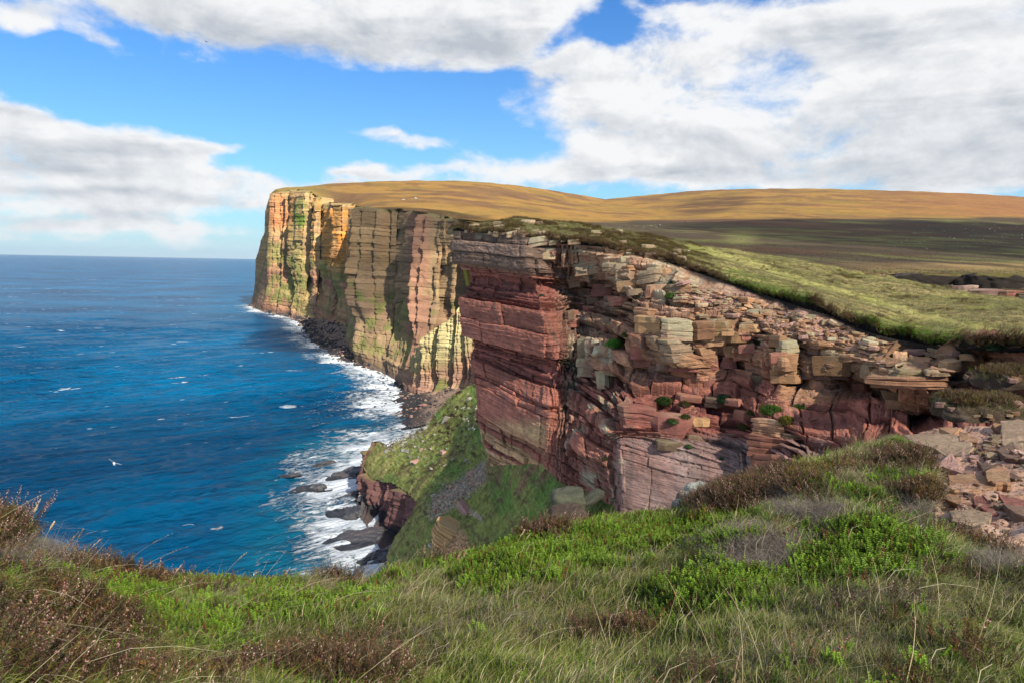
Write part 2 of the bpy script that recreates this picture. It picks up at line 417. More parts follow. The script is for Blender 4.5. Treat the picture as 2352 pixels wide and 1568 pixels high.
# right of the corner thick beds are split by extra partings
split = sstep(gu, 1270, 1330) * (1 - sstep(gu, 1400, 1470) * sstep(zb, -9.0, -9.6))
frac = (zb - bed_edges[bi]) / th[bi]
nsub = np.where((th[bi] > 0.9) & (split > 0.5), np.maximum(1, np.round(th[bi] / 0.85)), 1)
sub = np.floor(frac * nsub); fsub = frac * nsub - sub
bid = bi * 16 + sub.astype(int)
tsub = th[bi] / nsub
kind = bed_kind[bi]
brok = 0.42 + 0.75 * sstep(gu, 1260, 1330) - 0.45 * sstep(zb, -8.5, -10.5) * sstep(gu, 1390, 1440) * (1 - sstep(gu, 1690, 1730)) * sstep(gv, 985, 1010)
prot = (_hash(bid, seed=11) - 0.5) * np.where(kind == 1, 0.42, 0.30) * (0.75 + 0.5 * brok)
prot = prot + np.where(kind == 1, -0.42, np.where(kind == 0, 0.18, -0.02))
# vertical joints
L = np.where(kind == 0, 2.6 + 4.5 * (1 - sstep(gu, 1240, 1300)), np.where(kind == 1, 2.2, 1.9)) * (1.25 - 0.45 * brok) * (0.7 + 0.7 * _hash(bid, seed=13))
sx = (gs[:, None] + 0.22 * fbm2(gs[:, None] * 0.6 + 0 * gr, z * 0.8, 3, 21) + 40 * _hash(bid, seed=15)) / L
c0 = np.floor(sx).astype(np.int64)
d1 = np.full(sx.shape, 9.0); d2 = np.full(sx.shape, 9.0); jid = c0.copy()
for o_ in (-1, 0, 1):
    cc = c0 + o_; q = np.abs(sx - (cc + 0.15 + 0.7 * _hash(cc, bid, seed=17)))
    newid = q < d1
    d2 = np.where(newid, d1, np.minimum(d2, q)); jid = np.where(newid, cc, jid); d1 = np.where(newid, q, d1)
jd = (d2 - d1) * L * 0.5
hb = _hash(jid, bid, seed=19); hb2 = _hash(jid, bid, seed=23)
prot = prot + (hb - 0.5) * (0.10 + 0.62 * brok)
prot = prot - np.where(hb2 > 0.93, 0.5 * brok, 0)                       # fallen-out blocks
dom = 1 - np.clip(np.abs(fsub - 0.5) * 2, 0, 1) ** 8                    # rounded bed faces
prot = prot + 0.05 * dom * np.minimum(1, tsub / 0.5)
edge = np.minimum(fsub, 1 - fsub) * tsub
prot = prot - 0.20 * (1 - sstep(edge, 0.0, 0.055))
prot = prot - (0.12 + 0.22 * brok) * (1 - sstep(jd, 0.0, 0.07))
prot = prot + 0.065 * fbm2(gs[:, None] * 2.2 + 0 * gr, z * 5.0, 4, 41) * (1 + brok) + 0.02 * fbm2(gs[:, None] * 9 + 0 * gr, z * 14.0, 2, 43)
# rubbly ramp above the amphitheatre
ramp = sstep(gu, 1590, 1660) * (1 - sstep(gv, 0, 1)) * 0
top_fade = sstep(gr[None] + 0 * gs[:, None], 0.0, 0.8)
depth_scale = 1.0
lam = fbm2(zb * 7.0, gs[:, None] * .12 + 0 * gr, 3, 81); prot = prot + .07 * lam * (.5 + sstep(lam, -.2, .3)) - .05 * (1 - sstep(np.abs(fbm2(gs[:, None] * .5 + 0 * gr, z * .22, 3, 83)), 0, .025))
massive = sstep(gv, 985, 1012) * sstep(gu, 1395, 1425) * (1 - sstep(gu, 1690, 1725)); prot = prot * (1 - .72 * massive); lam = lam * (1 - .65 * massive)
rampz = sstep(gu, 1540, 1610) * (1 - sstep(gv, lerp(690, 790, sstep(gu, 1580, 1900)), lerp(725, 815, sstep(gu, 1580, 1900)))) * (1 - sstep(gu, 1960, 2060))
prot = lerp(prot, 0.22 * fbm2(gs[:, None] * 1.1 + 0 * gr, gr[None] * 1.6, 5, 47) + 0.06 * fbm2(gs[:, None] * 5 + 0 * gr, gr[None] * 9, 3, 49), rampz * .85)
Vc = G0 + Nn * (prot * top_fade * depth_scale)[..., None]
# colours
red = np.array([0.31, 0.118, 0.082]); redd = np.array([0.22, 0.076, 0.060]); tan = np.array([0.38, 0.215, 0.115]); brown = np.array([0.20, 0.125, 0.085])
buff = np.array([0.36, 0.245, 0.155]); grey = np.array([0.25, 0.185, 0.165]); lich = np.array([0.31, 0.30, 0.20]); yel = np.array([0.42, 0.27, 0.14]); pink = np.array([0.34, 0.19, 0.15])
n_a = fbm2(gs[:, None] * 0.35 + 0 * gr, z * 0.35, 4, 61); n_b = fbm2(gs[:, None] * 1.3 + 0 * gr, z * 1.6, 4, 63); n_c = fbm2(gs[:, None] * 0.9 + 0 * gr, z * 0.25, 3, 65)
col = np.broadcast_to(red, Vc.shape).copy()
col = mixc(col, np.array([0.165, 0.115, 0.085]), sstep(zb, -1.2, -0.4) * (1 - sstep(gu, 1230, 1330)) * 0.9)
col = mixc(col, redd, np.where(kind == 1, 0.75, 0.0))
uppr = sstep(gv, 905, 830) * sstep(gu, 1270, 1400)
col = mixc(col, tan, uppr * np.clip(0.75 + 0.6 * n_a, 0, 1))
col = mixc(col, buff, uppr * sstep(gv, 760, 690) * np.clip(0.55 + 0.8 * n_b, 0, 1))
col = mixc(col, pink, sstep(gv, 790, 740) * sstep(gu, 1600, 1720) * np.clip(0.6 + 0.8 * n_c, 0, 1) * (1 - sstep(gu, 2040, 2120)))
col = mixc(col, grey, sstep(gv, 990, 1015) * sstep(gu, 1395, 1425) * (1 - sstep(gu, 1880, 1920)) * np.clip(0.75 + 0.5 * n_a, 0, 1))
col = mixc(col, brown * 1.25, (1 - sstep(gu, 1380, 1430)) * sstep(gu, 1270, 1300) * np.clip(0.5 + 0.9 * n_a, 0, 1) * 0.8)
band = fbm2(zb * 1.9, 0 * zb + 0.2 * n_a, 3, 67)
col = mixc(col, yel, sstep(gv, 950, 985) * (1 - sstep(gu, 1245, 1275)) * np.clip(0.55 + 1.3 * band, 0, 1))
col = mixc(col, tan * 0.9, sstep(gv, 760, 800) * (1 - sstep(gv, 920, 950)) * sstep(gu, 1780, 1800) * (1 - sstep(gu, 2200, 2240)) * 0.75)
col = mixc(col, brown * 0.8, (1 - sstep(np.abs(gu - 1900), 40, 90)) * sstep(gv, 790, 810) * (1 - sstep(gv, 900, 930)) * 0.6)
lm = sstep(n_b + 0.5 * n_a, 0.05, 0.45)
col = mixc(col, lich, lm * np.clip(sstep(gv, 700, 560) * 0.6 * sstep(gu, 1270, 1330) + 0.5 * sstep(gv, 556, 545) + 0.75 * (1 - sstep(np.abs(gu - 1370), 40, 90)) * sstep(gv, 720, 780)
                                  + 0.55 * (1 - sstep(np.hypot(gu - 2090, (gv - 850) * 1.6), 40, 80)) + 0.5 * (1 - sstep(np.hypot(gu - 1560, gv - 720), 60, 110)), 0, 0.9))
col = mixc(col, grey * 0.55, sstep(fbm2(gs[:, None] * 1.6 + 0 * gr, z * 0.18, 3, 71), 0.25, 0.6) * 0.45)         # dark seepage streaks
col = col * (0.80 + 0.4 * _hash(bid, seed=29))[..., None] * (0.86 + 0.28 * hb)[..., None] * (1 + 0.30 * n_b[..., None]) * (1 + .34 * lam[..., None]) * (1 - .35 * (1 - sstep(jd, .0, .12)))[..., None] * (1 + .25 * fbm2(gs[:, None] * 4 + 0 * gr, z * 6, 3, 87))[..., None]
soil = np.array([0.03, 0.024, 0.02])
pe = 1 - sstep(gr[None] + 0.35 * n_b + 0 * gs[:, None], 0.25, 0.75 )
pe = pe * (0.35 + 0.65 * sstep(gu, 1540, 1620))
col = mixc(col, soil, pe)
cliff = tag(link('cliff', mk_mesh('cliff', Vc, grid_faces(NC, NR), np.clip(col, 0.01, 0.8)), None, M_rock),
            'near red sandstone sea cliff of bedded ledges under the turf', 'cliff', kind='structure')
bvh_cliff = bvh_of_grid(Vc, 2); bvh_face = bvh_of_grid(smooth_grid(G0[::3, ::3], 8))


# ------------------------------------------------------------------ stones
def hull_mesh(name, pts):
    bm = bmesh.new()
    vs = [bm.verts.new(p) for p in pts]
    r = bmesh.ops.convex_hull(bm, input=vs)
    bmesh.ops.delete(bm, geom=[g for g in bm.verts if not g.link_faces], context='VERTS')
    bmesh.ops.recalc_face_normals(bm, faces=bm.faces)
    me = bpy.data.meshes.new(name); bm.to_mesh(me); bm.free()
    return me


def col_attr(me, f):
    n = len(me.vertices); co = np.empty(n * 3, np.float32); me.vertices.foreach_get('co', co); co = co.reshape(-1, 3)
    a = me.attributes.new('Col', 'FLOAT_COLOR', 'POINT'); c4 = np.ones((n, 4), np.float32); c4[:, :3] = f(co); a.data.foreach_set('color', c4.ravel())


def prism_pts(n, jit, hi=1.0):
    """an irregular slab with slightly rounded arrises, unit sized"""
    a = np.sort(rng.uniform(0, 2 * math.pi, n)); a = np.linspace(0, 2 * math.pi, n, endpoint=False) + rng.uniform(-.28, .28, n) + rng.uniform(0, 6)
    r = rng.uniform(0.42, 0.60, n); px, py = r * np.cos(a), r * np.sin(a)
    px = np.clip(px * 1.25, -.5, .5); py = np.clip(py * 1.25, -.5, .5)
    out = []
    for zq, s in ((-.5, .90), (-.38, 1.0), (.36, 1.0), (.5, .90)):
        out += [(px[i] * s + rng.uniform(-jit, jit), py[i] * s + rng.uniform(-jit, jit), zq + rng.uniform(-jit, jit)) for i in range(n)]
    return out


def layered_stone(name, n, layers):
    """a bedded block: irregular outline, chipped arrises, partings between its layers"""
    a = np.linspace(0, 2 * math.pi, n, endpoint=False) + rng.uniform(-.25, .25, n) + rng.uniform(0, 6)
    r = rng.uniform(0.46, 0.66, n); ox, oy = np.clip(r * np.cos(a) * 1.1, -.5, .5), np.clip(r * np.sin(a) * 1.1, -.5, .5)
    zs = np.linspace(-.5, .5, layers + 1); zs[1:-1] += rng.uniform(-.12, .12, layers - 1) if layers > 1 else 0
    rings = []
    for k in range(layers):
        s = 1 + rng.uniform(-.07, .05); sh = rng.uniform(-.03, .03, 2); h_ = zs[k + 1] - zs[k]
        for f_, q in ((0.02, .93), (.16, 1.0), (.80, 1.0), (.98, .92)):
            j = rng.uniform(-.02, .02, (n, 2)); rings.append(np.c_[ox * s * q + sh[0] + j[:, 0], oy * s * q + sh[1] + j[:, 1], zs[k] + h_ * f_ + rng.uniform(-.02, .02, n)])
    V = np.concatenate(rings); m_ = len(rings); i = np.arange(m_ * n).reshape(m_, n); nx_ = np.roll(i, -1, 1)
    fc = [tuple(f) for f in np.stack([i[:-1], nx_[:-1], nx_[1:], i[1:]], -1).reshape(-1, 4)] + [tuple(i[-1]), tuple(i[0][::-1])]
    me = bpy.data.meshes.new(name); me.from_pydata(V.tolist(), [], fc); return me


STONE_COLS = dict(tan=(0.37, 0.20, 0.105), buff=(0.35, 0.235, 0.145), red=(0.30, 0.118, 0.082), pink=(0.35, 0.20, 0.155), brown=(0.19, 0.115, 0.075), lich=(0.33, 0.285, 0.175), grey=(0.29, 0.27, 0.23), dark=(0.06, 0.055, 0.055), yellow=(0.40, 0.25, 0.11), mossy=(0.05, 0.052, 0.034), umber=(0.055, 0.037, 0.027))


def stone_variants(prefix, colour, n, lichen=0.0, kind_='slab'):
    out = []
    for i in range(n):
        pts = None if kind_ == 'slab' else [tuple(q) for q in (rng.uniform(-.5, .5, (15, 3)))] + [tuple(q * 0.5) for q in rng.normal(0, 1, (8, 3)) / 1.6 if np.abs(q).max() < 1]
        me = layered_stone(prefix, int(rng.integers(6, 9)), int(rng.integers(1, 4))) if pts is None else hull_mesh(prefix, pts)
        base_ = np.array(STONE_COLS[colour])
        def f(co, base_=base_, k=i):
            c = np.broadcast_to(base_, co.shape).copy() * (1 + 0.3 * fbm3(co, 3.0, 3, 100 + k))[:, None]
            if lichen: c = mixc(c, STONE_COLS['lich'], sstep(co[:, 2] + 0.3 * fbm3(co, 5, 2, 7), 0.0, 0.4) * lichen)
            return np.clip(c, 0.01, 0.8)
        col_attr(me, f); me.materials.append(M_stone); out.append(me)
    return out


ST = {}
for cn in ('tan', 'buff', 'red', 'pink', 'brown'):
    ST[cn] = stone_variants('stone', cn, 6, 0.15 if cn in ('tan', 'red', 'pink', 'brown') else 0.4)
ST['lich'] = stone_variants('stone', 'buff', 5, 1.0)


def put_stone(me, loc, size, yaw, tilt=(0, 0), parent=None, name='stone'):
    o = bpy.data.objects.new(name, me); C.objects.link(o)
    o.location = loc; o.scale = size; o.rotation_euler = (tilt[0], tilt[1], yaw)
    if parent is not None: o.parent = parent
    return o


# courses of blocks and loose flags set into the cliff:  (polygon box u0,u1,v0,v1, count, px width range, thickness ratio range, colours, tilt)
ZONES = [
 (1600, 1690, 700, 765, 12, (30, 58), (.20, .40), ('lich', 'buff', 'tan'), .10),
 (1640, 1900, 690, 775, 46, (26, 60), (.16, .34), ('pink', 'tan', 'pink', 'buff', 'lich'), .20),
 (1690, 1790, 770, 860, 16, (24, 46), (.4, .7), ('tan', 'red', 'tan'), .14),
 (1850, 2000, 765, 820, 26, (26, 60), (.18, .36), ('tan', 'pink', 'buff'), .16),
 (2000, 2190, 795, 840, 20, (26, 60), (.16, .30), ('lich', 'pink', 'lich', 'buff'), .14),
 (1300, 1440, 570, 640, 9, (30, 64), (.25, .5), ('lich', 'buff', 'tan'), .10),
 (1380, 1580, 595, 700, 20, (34, 70), (.25, .42), ('buff', 'tan', 'lich'), .05),
 (1290, 1440, 680, 800, 20, (22, 48), (.4, .8), ('brown', 'red', 'brown'), .2),
 (1480, 1900, 880, 1000, 18, (30, 70), (.2, .42), ('red', 'red', 'brown'), .10),
 (2015, 2160, 825, 868, 16, (28, 66), (.18, .34), ('lich', 'buff', 'lich', 'tan'), .10),
 (2190, 2340, 830, 900, 10, (34, 70), (.2, .4), ('tan', 'pink'), .16),
]
n_st = 0
HERO = [  # u0, u1, v0, v1, colour, layers
 (1451, 1502, 708, 728, 'tan', 3), (1453, 1525, 727, 767, 'tan', 2), (1443, 1515, 764, 796, 'red', 4), (1447, 1513, 794, 825, 'red', 1), (1453, 1509, 822, 843, 'red', 2), (1521, 1591, 735, 780, 'lich', 4), (1589, 1641, 739, 780, 'tan', 3), (1634, 1682, 741, 774, 'tan', 3),
 (1513, 1603, 779, 831, 'buff', 4), (1606, 1676, 771, 796, 'tan', 2), (1597, 1651, 794, 828, 'tan', 2), (1614, 1649, 822, 849, 'red', 1), (1538, 1599, 831, 853, 'red', 1), (1507, 1540, 810, 850, 'brown', 2), (1486, 1556, 838, 866, 'brown', 2),
 (1661, 1690, 793, 819, 'tan', 1), (1655, 1690, 817, 845, 'red', 2), (1676, 1723, 762, 787, 'tan', 1), (1700, 1744, 745, 764, 'tan', 2), (1702, 1725, 803, 825, 'tan', 1), (1719, 1762, 832, 866, 'brown', 1), (1725, 1762, 861, 889, 'brown', 1), (1575, 1618, 859, 886, 'red', 2), (1618, 1657, 862, 897, 'red', 1), (1517, 1564, 862, 882, 'red', 1),
 (1786, 1834, 781, 813, 'lich', 2), (1774, 1830, 812, 851, 'tan', 1), (1764, 1833, 849, 879, 'tan', 2), (1866, 1952, 818, 861, 'tan', 1), (1829, 1939, 846, 872, 'brown', 1), (1851, 1937, 870, 907, 'tan', 2),
 (2036, 2084, 916, 939, 'tan', 1), (2024, 2084, 897, 917, 'brown', 1), (2101, 2149, 909, 934, 'tan', 1), (2106, 2166, 891, 911, 'tan', 2), (2009, 2169, 864, 892, 'tan', 3), (2060, 2120, 848, 868, 'buff', 2), (1979, 2011, 838, 869, 'brown', 1), (1956, 1994, 879, 904, 'red', 1), (2159, 2204, 828, 853, 'tan', 1), (2209, 2239, 813, 827, 'tan', 1),
 (1730, 1810, 962, 1006, 'tan', 6), (1715, 1822, 1000, 1049, 'red', 4), (1710, 1822, 1044, 1086, 'red', 3), (1500, 1582, 955, 1013, 'red', 2), (1507, 1575, 1012, 1033, 'brown', 1), (1582, 1630, 960, 979, 'tan', 1), (1425, 1507, 937, 1008, 'red', 6), (1367, 1402, 852, 894, 'lich', 1), (1322, 1377, 777, 826, 'lich', 1), (1372, 1427, 797, 861, 'buff', 1), (1322, 1370, 824, 866, 'lich', 2),
 (1325, 1390, 592, 630, 'lich', 2), (1390, 1416, 611, 634, 'tan', 2), (1410, 1470, 606, 646, 'buff', 4), (1467, 1527, 622, 651, 'buff', 3), (1415, 1470, 646, 671, 'tan', 1), (1440, 1475, 665, 679, 'buff', 1), (1230, 1282, 572, 598, 'lich', 1), (1215, 1265, 545, 566, 'lich', 2), (1355, 1412, 652, 680, 'red', 2), (1480, 1530, 655, 684, 'tan', 2), (1396, 1444, 682, 704, 'red', 2), (1300, 1345, 625, 660, 'buff', 3), (1270, 1300, 600, 640, 'brown', 2)]


def hero_block(w, dep, h, layers, colour):
    """one jointed block of the cliff: squarish outline, chipped corners, bedding partings"""
    n = 14; a = np.linspace(0, 2 * math.pi, n, endpoint=False) + rng.uniform(0, .4); e = rng.uniform(3.2, 8.0)
    r = .5 / (np.abs(np.cos(a)) ** e + np.abs(np.sin(a)) ** e) ** (1 / e) * (1 + rng.uniform(-.10, .04, n)); ox, oy = r * np.cos(a) * w, r * np.sin(a) * dep
    sh = rng.normal(0, .10); rings = []; zs = np.linspace(-.5, .5, layers + 1)
    if layers > 1: zs[1:-1] += rng.uniform(-.3, .3, layers - 1) / layers
    for k in range(layers):
        s = 1 + rng.uniform(-.07, .03); h_ = zs[k + 1] - zs[k]; off = rng.uniform(-.03, .03, 2) * w
        for f_, q in ((0.0, .93), (min(.25, .03 / max(h_ * h, .05)), 1.0), (.5, 1.01), (1 - min(.25, .03 / max(h_ * h, .05)), 1.0), (.995, .94)):
            rings.append(np.c_[ox * s * q + off[0] + sh * h * (zs[k] + h_ * f_) + rng.uniform(-.012, .012, n) * w, oy * s * q + off[1] + rng.uniform(-.012, .012, n) * w, (zs[k] + h_ * f_) * h + .025 * w * fbm2(ox / w * 2 + k, oy / w * 2, 2, k)])
    V = np.concatenate(rings); m_ = len(rings); i = np.arange(m_ * n).reshape(m_, n); nx_ = np.roll(i, -1, 1); sq = int(rng.integers(900))
    wob = np.stack([fbm3(V / w, 1.6, 3, sq + 10 * q_) for q_ in range(3)], -1); V = V + wob * np.array([.09 * w, .09 * w, .10 * h]); V[:, 0] *= 1 + .22 * rng.normal() * V[:, 2] / h; V[:, 2] += V[:, 0] * rng.normal(0, .06)
    fc = [tuple(f) for f in np.stack([i[:-1], nx_[:-1], nx_[1:], i[1:]], -1).reshape(-1, 4)] + [tuple(i[-1]), tuple(i[0][::-1])]
    me = bpy.data.meshes.new('stone'); me.from_pydata(V.tolist(), [], fc); base_ = np.array(STONE_COLS['buff' if colour == 'lich' else colour]) * rng.uniform(.8, 1.1) * np.array([1, rng.uniform(.94, 1.1), rng.uniform(.9, 1.12)]); sd = int(rng.integers(900)); lk = .95 if colour == 'lich' else .45
    def f(co):
        c = np.broadcast_to(base_, co.shape) * (1 + .35 * fbm3(co, 1.2, 4, sd))[:, None] * (1 + .22 * fbm2(co[:, 2] * 7, co[:, 0] * .3, 2, sd))[:, None]
        return np.clip(mixc(c, STONE_COLS['lich'], sstep(co[:, 2] / h * .7 + 1.0 * fbm3(co, 1.6, 4, sd + 3) + (.35 if lk > .9 else 0), .25, .65) * lk), .01, .8)
    col_attr(me, f); me.materials.append(M_stone); return me


for (u0, u1, v0, v1, cn, ly) in HERO:
    uu, vv = (u0 + u1) / 2, (v0 + v1) / 2; hit = cast(bvh_face, uu, vv)
    if hit[0] is None: continue
    d = (np.array(hit[0]) - EYE) @ fwd; w, h_ = (u1 - u0) / F * d, (v1 - v0) / F * d; dep = max(.9 * h_, .75 * w)
    nrm = np.array(hit[1]); nrm = nrm if nrm @ (EYE - np.array(hit[0])) > 0 else -nrm; hn = nrm * np.array([1, 1, .0]); hn /= np.linalg.norm(hn) + 1e-9
    vw_ = (EYE - np.array(hit[0])); vw_[2] = 0; vw_ /= np.linalg.norm(vw_); hn = hn * .55 + vw_ * .45 + np.array([.12, 0, 0]); hn /= np.linalg.norm(hn)
    yaw = math.atan2(hn[1], hn[0]) + math.pi / 2 + rng.normal(0, .20)
    put_stone(hero_block(w * 1.04, dep, h_ * 1.05, ly, cn), np.array(hit[0]) - hn * (dep * .5 - .26 - .06 * w), (1, 1, 1), yaw, (rng.normal(0, .03), -.07 + rng.normal(0, .03)), cliff); n_st += 1
for (u0, u1, v0, v1, n, (wa, wb), (ta, tb), cols_, tl) in ZONES:
    for i in range(n):
        uu = rng.uniform(u0, u1); vv = rng.uniform(v0, v1)
        hit = cast(bvh_cliff, uu, vv)
        if hit[0] is None: continue
        d = (np.array(hit[0]) - EYE) @ fwd
        w = rng.uniform(wa, wb) * 0.95 / F * d
        nrm = np.array(bvh_face.find_nearest(hit[0])[1])
        if nrm @ (EYE - np.array(hit[0])) < 0: nrm = -nrm
        yaw = math.atan2(nrm[1], nrm[0]) + math.pi / 2 + rng.normal(0, 0.10 + tl)
        hgt = w * rng.uniform(ta, tb); dep = w * rng.uniform(0.6, 1.0)
        loc = np.array(hit[0]) - nrm * dep * 0.36
        cn = cols_[int(rng.integers(len(cols_)))]
        me = ST[cn][int(rng.integers(len(ST[cn])))]
        o = put_stone(me, loc, (w, dep, hgt), yaw, (rng.normal(0, tl * .5), -0.085 + rng.normal(0, tl * .5)), cliff)
        n_st += 1

ramp_spots = []
for i in range(800):
    uu = rng.uniform(1550, 2030); vv = np.interp(uu, [1550, 1600, 1700, 1900, 2030], [640, 655, 685, 735, 785]) + abs(rng.normal(0, 34)) + 2
    hit = cast(bvh_cliff, uu, vv)
    if hit[0] is None: continue
    d = (np.array(hit[0]) - EYE) @ fwd; ramp_spots.append((np.array(hit[0]), (4.0 + rng.exponential(7.0)) / F * d))

# where single plants will sit on the rock, blocks included
CUSH_UV = [(1525, 920), (1575, 926), (1662, 914), (1545, 966), (1574, 958), (1584, 1022), (1728, 946), (1712, 978), (1772, 944), (1808, 966), (1842, 936), (1657, 1052), (1542, 680), (1544, 651), (1410, 790), (1440, 770), (1746, 787), (1919, 729), (2059, 779), (2284, 797), (2186, 868), (2186, 890), (1242, 680), (1390, 1052)]
bpy.context.view_layer.update(); _dg = bpy.context.evaluated_depsgraph_get(); CUSH_HIT = {}
for (a_, b_) in CUSH_UV:
    dv_ = P(a_, b_, 1.0) - EYE; ok_, loc_, nr_, *_r = scene.ray_cast(_dg, Vector(EYE.tolist()), Vector(dv_.tolist()).normalized(), distance=500)
    if ok_: CUSH_HIT[(a_, b_)] = (loc_.copy(), nr_.copy())


# ------------------------------------------------------------------ distant sea cliffs
def coast_sheet(name, st, ncols, nrows, label, apron=0.56, gully=(85, 22), fine=(21, 3.6), bed=6.0, bedamp=1.3, seed=0, palette=None, saw=1.0, edge=0):
    T = np.array([P(a, b, c) for (a, b, c, *_r) in st]); B = []
    for q in st:
        if len(q) == 6: B.append(P(q[3], q[4], q[5]))
        else: B.append(P(q[3], q[4], sea_depth(q[3], q[4], 0.0)))
    B = np.array(B)
    seg = np.linalg.norm(np.diff((T + B)[:, :2] / 2, axis=0), axis=1); s = np.concatenate([[0], np.cumsum(seg)])
    si = np.linspace(0, s[-1], ncols); k = np.clip(np.searchsorted(s, si, side='right') - 1, 0, len(st) - 2); t = ((si - s[k]) / (s[k + 1] - s[k]))[:, None]
    Tt = T[k] * (1 - t) + T[k + 1] * t; Bb = B[k] * (1 - t) + B[k + 1] * t
    tt = np.linspace(0, 1, nrows)
    g = np.where(tt < apron, 0.22 * tt / apron, 0.22 + 0.78 * ((tt - apron) / (1 - apron)) ** 1.15)
    G = np.empty((ncols, nrows, 3))
    G[..., :2] = Tt[:, None, :2] + (Bb - Tt)[:, None, :2] * g[None, :, None]
    G[..., 2] = Tt[:, None, 2] + (Bb - Tt)[:, None, 2] * tt[None]
    S = si[:, None] + 0 * tt[None]; Z = G[..., 2]; TT = tt[None] + 0 * S
    Nn = grid_normals(smooth_grid(G, 4)); Nn[..., 2] *= 0.15; Nn /= np.linalg.norm(Nn, axis=2, keepdims=True)
    warp = 6 * fbm2(S / 60, Z / 60, 3, seed)
    # joint-bounded buttresses: cells along the face, each standing proud or set back
    def cells(L, sd):
        q = (S + warp) / L; c = np.floor(q).astype(np.int64); d1 = np.full(q.shape, 9.); d2 = d1.copy(); idd = c.copy()
        for o_ in (-1, 0, 1):
            cc = c + o_; dd = np.abs(q - (cc + .15 + .7 * _hash(cc, 0 * cc, seed=sd))); nw = dd < d1
            d2 = np.where(nw, d1, np.minimum(d2, dd)); idd = np.where(nw, cc, idd); d1 = np.where(nw, dd, d1)
        return idd, (d2 - d1) * L / 2, np.clip(q - idd, 0, 1)
    i1, e1, p1 = cells(gully[0], seed + 1); i2, e2, p2 = cells(fine[0], seed + 2)
    blk = np.floor((Z + 5 * _hash(i2, 0 * i2, seed=seed + 3)) / 22).astype(np.int64)
    fade = 1 - 0.75 * sstep(TT, apron, apron + 0.25)
    h1 = _hash(i1, 0 * i1, seed=seed + 4)
    D = saw * gully[0] * (0.5 - p1) * 0.62 + saw * fine[0] * (0.5 - p2) * 0.5 + gully[1] * (h1 - 0.5) * 1.5 - gully[1] * 0.9 * (1 - sstep(e1, 0, gully[0] * 0.10))
    D = D + fine[1] * (_hash(i2, blk, seed=seed + 5) - 0.5) * 1.3 - fine[1] * 0.8 * (1 - sstep(e2, 0, 1.6))
    D = D * fade
    zw = Z + 0.03 * S + 2.0 * fbm2(S / 40, Z / 25, 2, seed + 6) + bed * 1.3 * fbm2(Z / (bed * 3.1), S / 900, 3, seed + 16)
    bi = np.floor(zw / bed).astype(np.int64); bf = zw / bed - bi
    D = D + bedamp * (_hash(bi, i1, seed=seed + 7) - 0.5) * 2 - bedamp * (.1 + 1.1 * _hash(bi, i2, seed=seed + 17)) * (1 - sstep(np.minimum(bf, 1 - bf) * bed, 0, 0.9))
    D = D + 3.0 * fbm2(S / 18, Z / 14, 4, seed + 8) + 1.2 * fbm2(S / 4.5, Z / 4, 2, seed + 9)
    D = D * sstep(TT, 0, 0.02) * (1 - 0.7 * sstep(TT, 0.93, 1.0))
    if edge: D = D * (.15 + .85 * sstep(S, s[edge], s[edge] + 130))
    V = G + Nn * D[..., None]
    # colour
    n1 = fbm2(S / 70, Z / 50, 4, seed + 20); n2 = fbm2(S / 14, Z / 16, 4, seed + 21); nb_ = fbm2(zw / 16, S / 900, 4, seed + 22); nv = fbm2(S / 9, Z / 120, 3, seed + 23)
    ochre = np.array([0.40, 0.195, 0.06]); buffc = np.array([0.37, 0.235, 0.105]); redc = np.array([0.26, 0.12, 0.075]); gr = np.array([0.115, 0.135, 0.035]); gr2 = np.array([0.19, 0.185, 0.05]); olv = np.array([0.27, 0.25, 0.09])
    c = np.broadcast_to(buffc, V.shape).copy()
    c = mixc(c, redc, np.clip(sstep(TT, 0.30, 0.75) * 0.75 + 0.7 * nb_, 0, 1))
    c = mixc(c, ochre, sstep(nv + 0.9 * n1, 0.02, 0.5) * (1 - sstep(TT, 0.35, 0.65)) * 0.85)
    c = mixc(c, olv, sstep(n2 + 0.6 * n1, 0.05, 0.6) * 0.4); c = mixc(c, np.array([.12, .085, .06]), sstep(fbm2(S / 5, Z / 70, 3, seed + 24), .22, .5) * .5)
    if palette is not None: c = palette(c, S, Z, TT, n1, n2, nb_, V)
    ap = sstep(TT + 0.10 * n1 + 0.05 * n2, apron - 0.08, apron + 0.06) * (1 - sstep(TT + 0.06 * n2, 0.90, 0.96))
    green = np.clip(ap * (0.05 + 1.0 * sstep(n2 + n1, -0.05, 0.45)), 0, 1)
    c = mixc(c, gr2, green * 0.6); c = mixc(c, gr, green * sstep(n2, 0, 0.4) * 0.6)
    c = mixc(c, np.array([0.12, 0.085, 0.07]), sstep(TT, 0.965, 0.99) * 0.7)
    c = c * (0.8 + 0.4 * _hash(bi, 0 * bi, seed=seed + 30))[..., None] * (0.85 + 0.3 * _hash(i2, blk, seed=seed + 31))[..., None]
    top = 1 - sstep(TT + 0.01 * n2, 0.0, 0.03)
    c = mixc(c, np.array([0.20, 0.17, 0.06]), top * 0.8)
    o = link(name, mk_mesh(name, V, grid_faces(ncols, nrows), np.clip(c, 0.01, 0.8)), None, M_far)
    tag(o, label, 'headland', kind='structure')
    return V


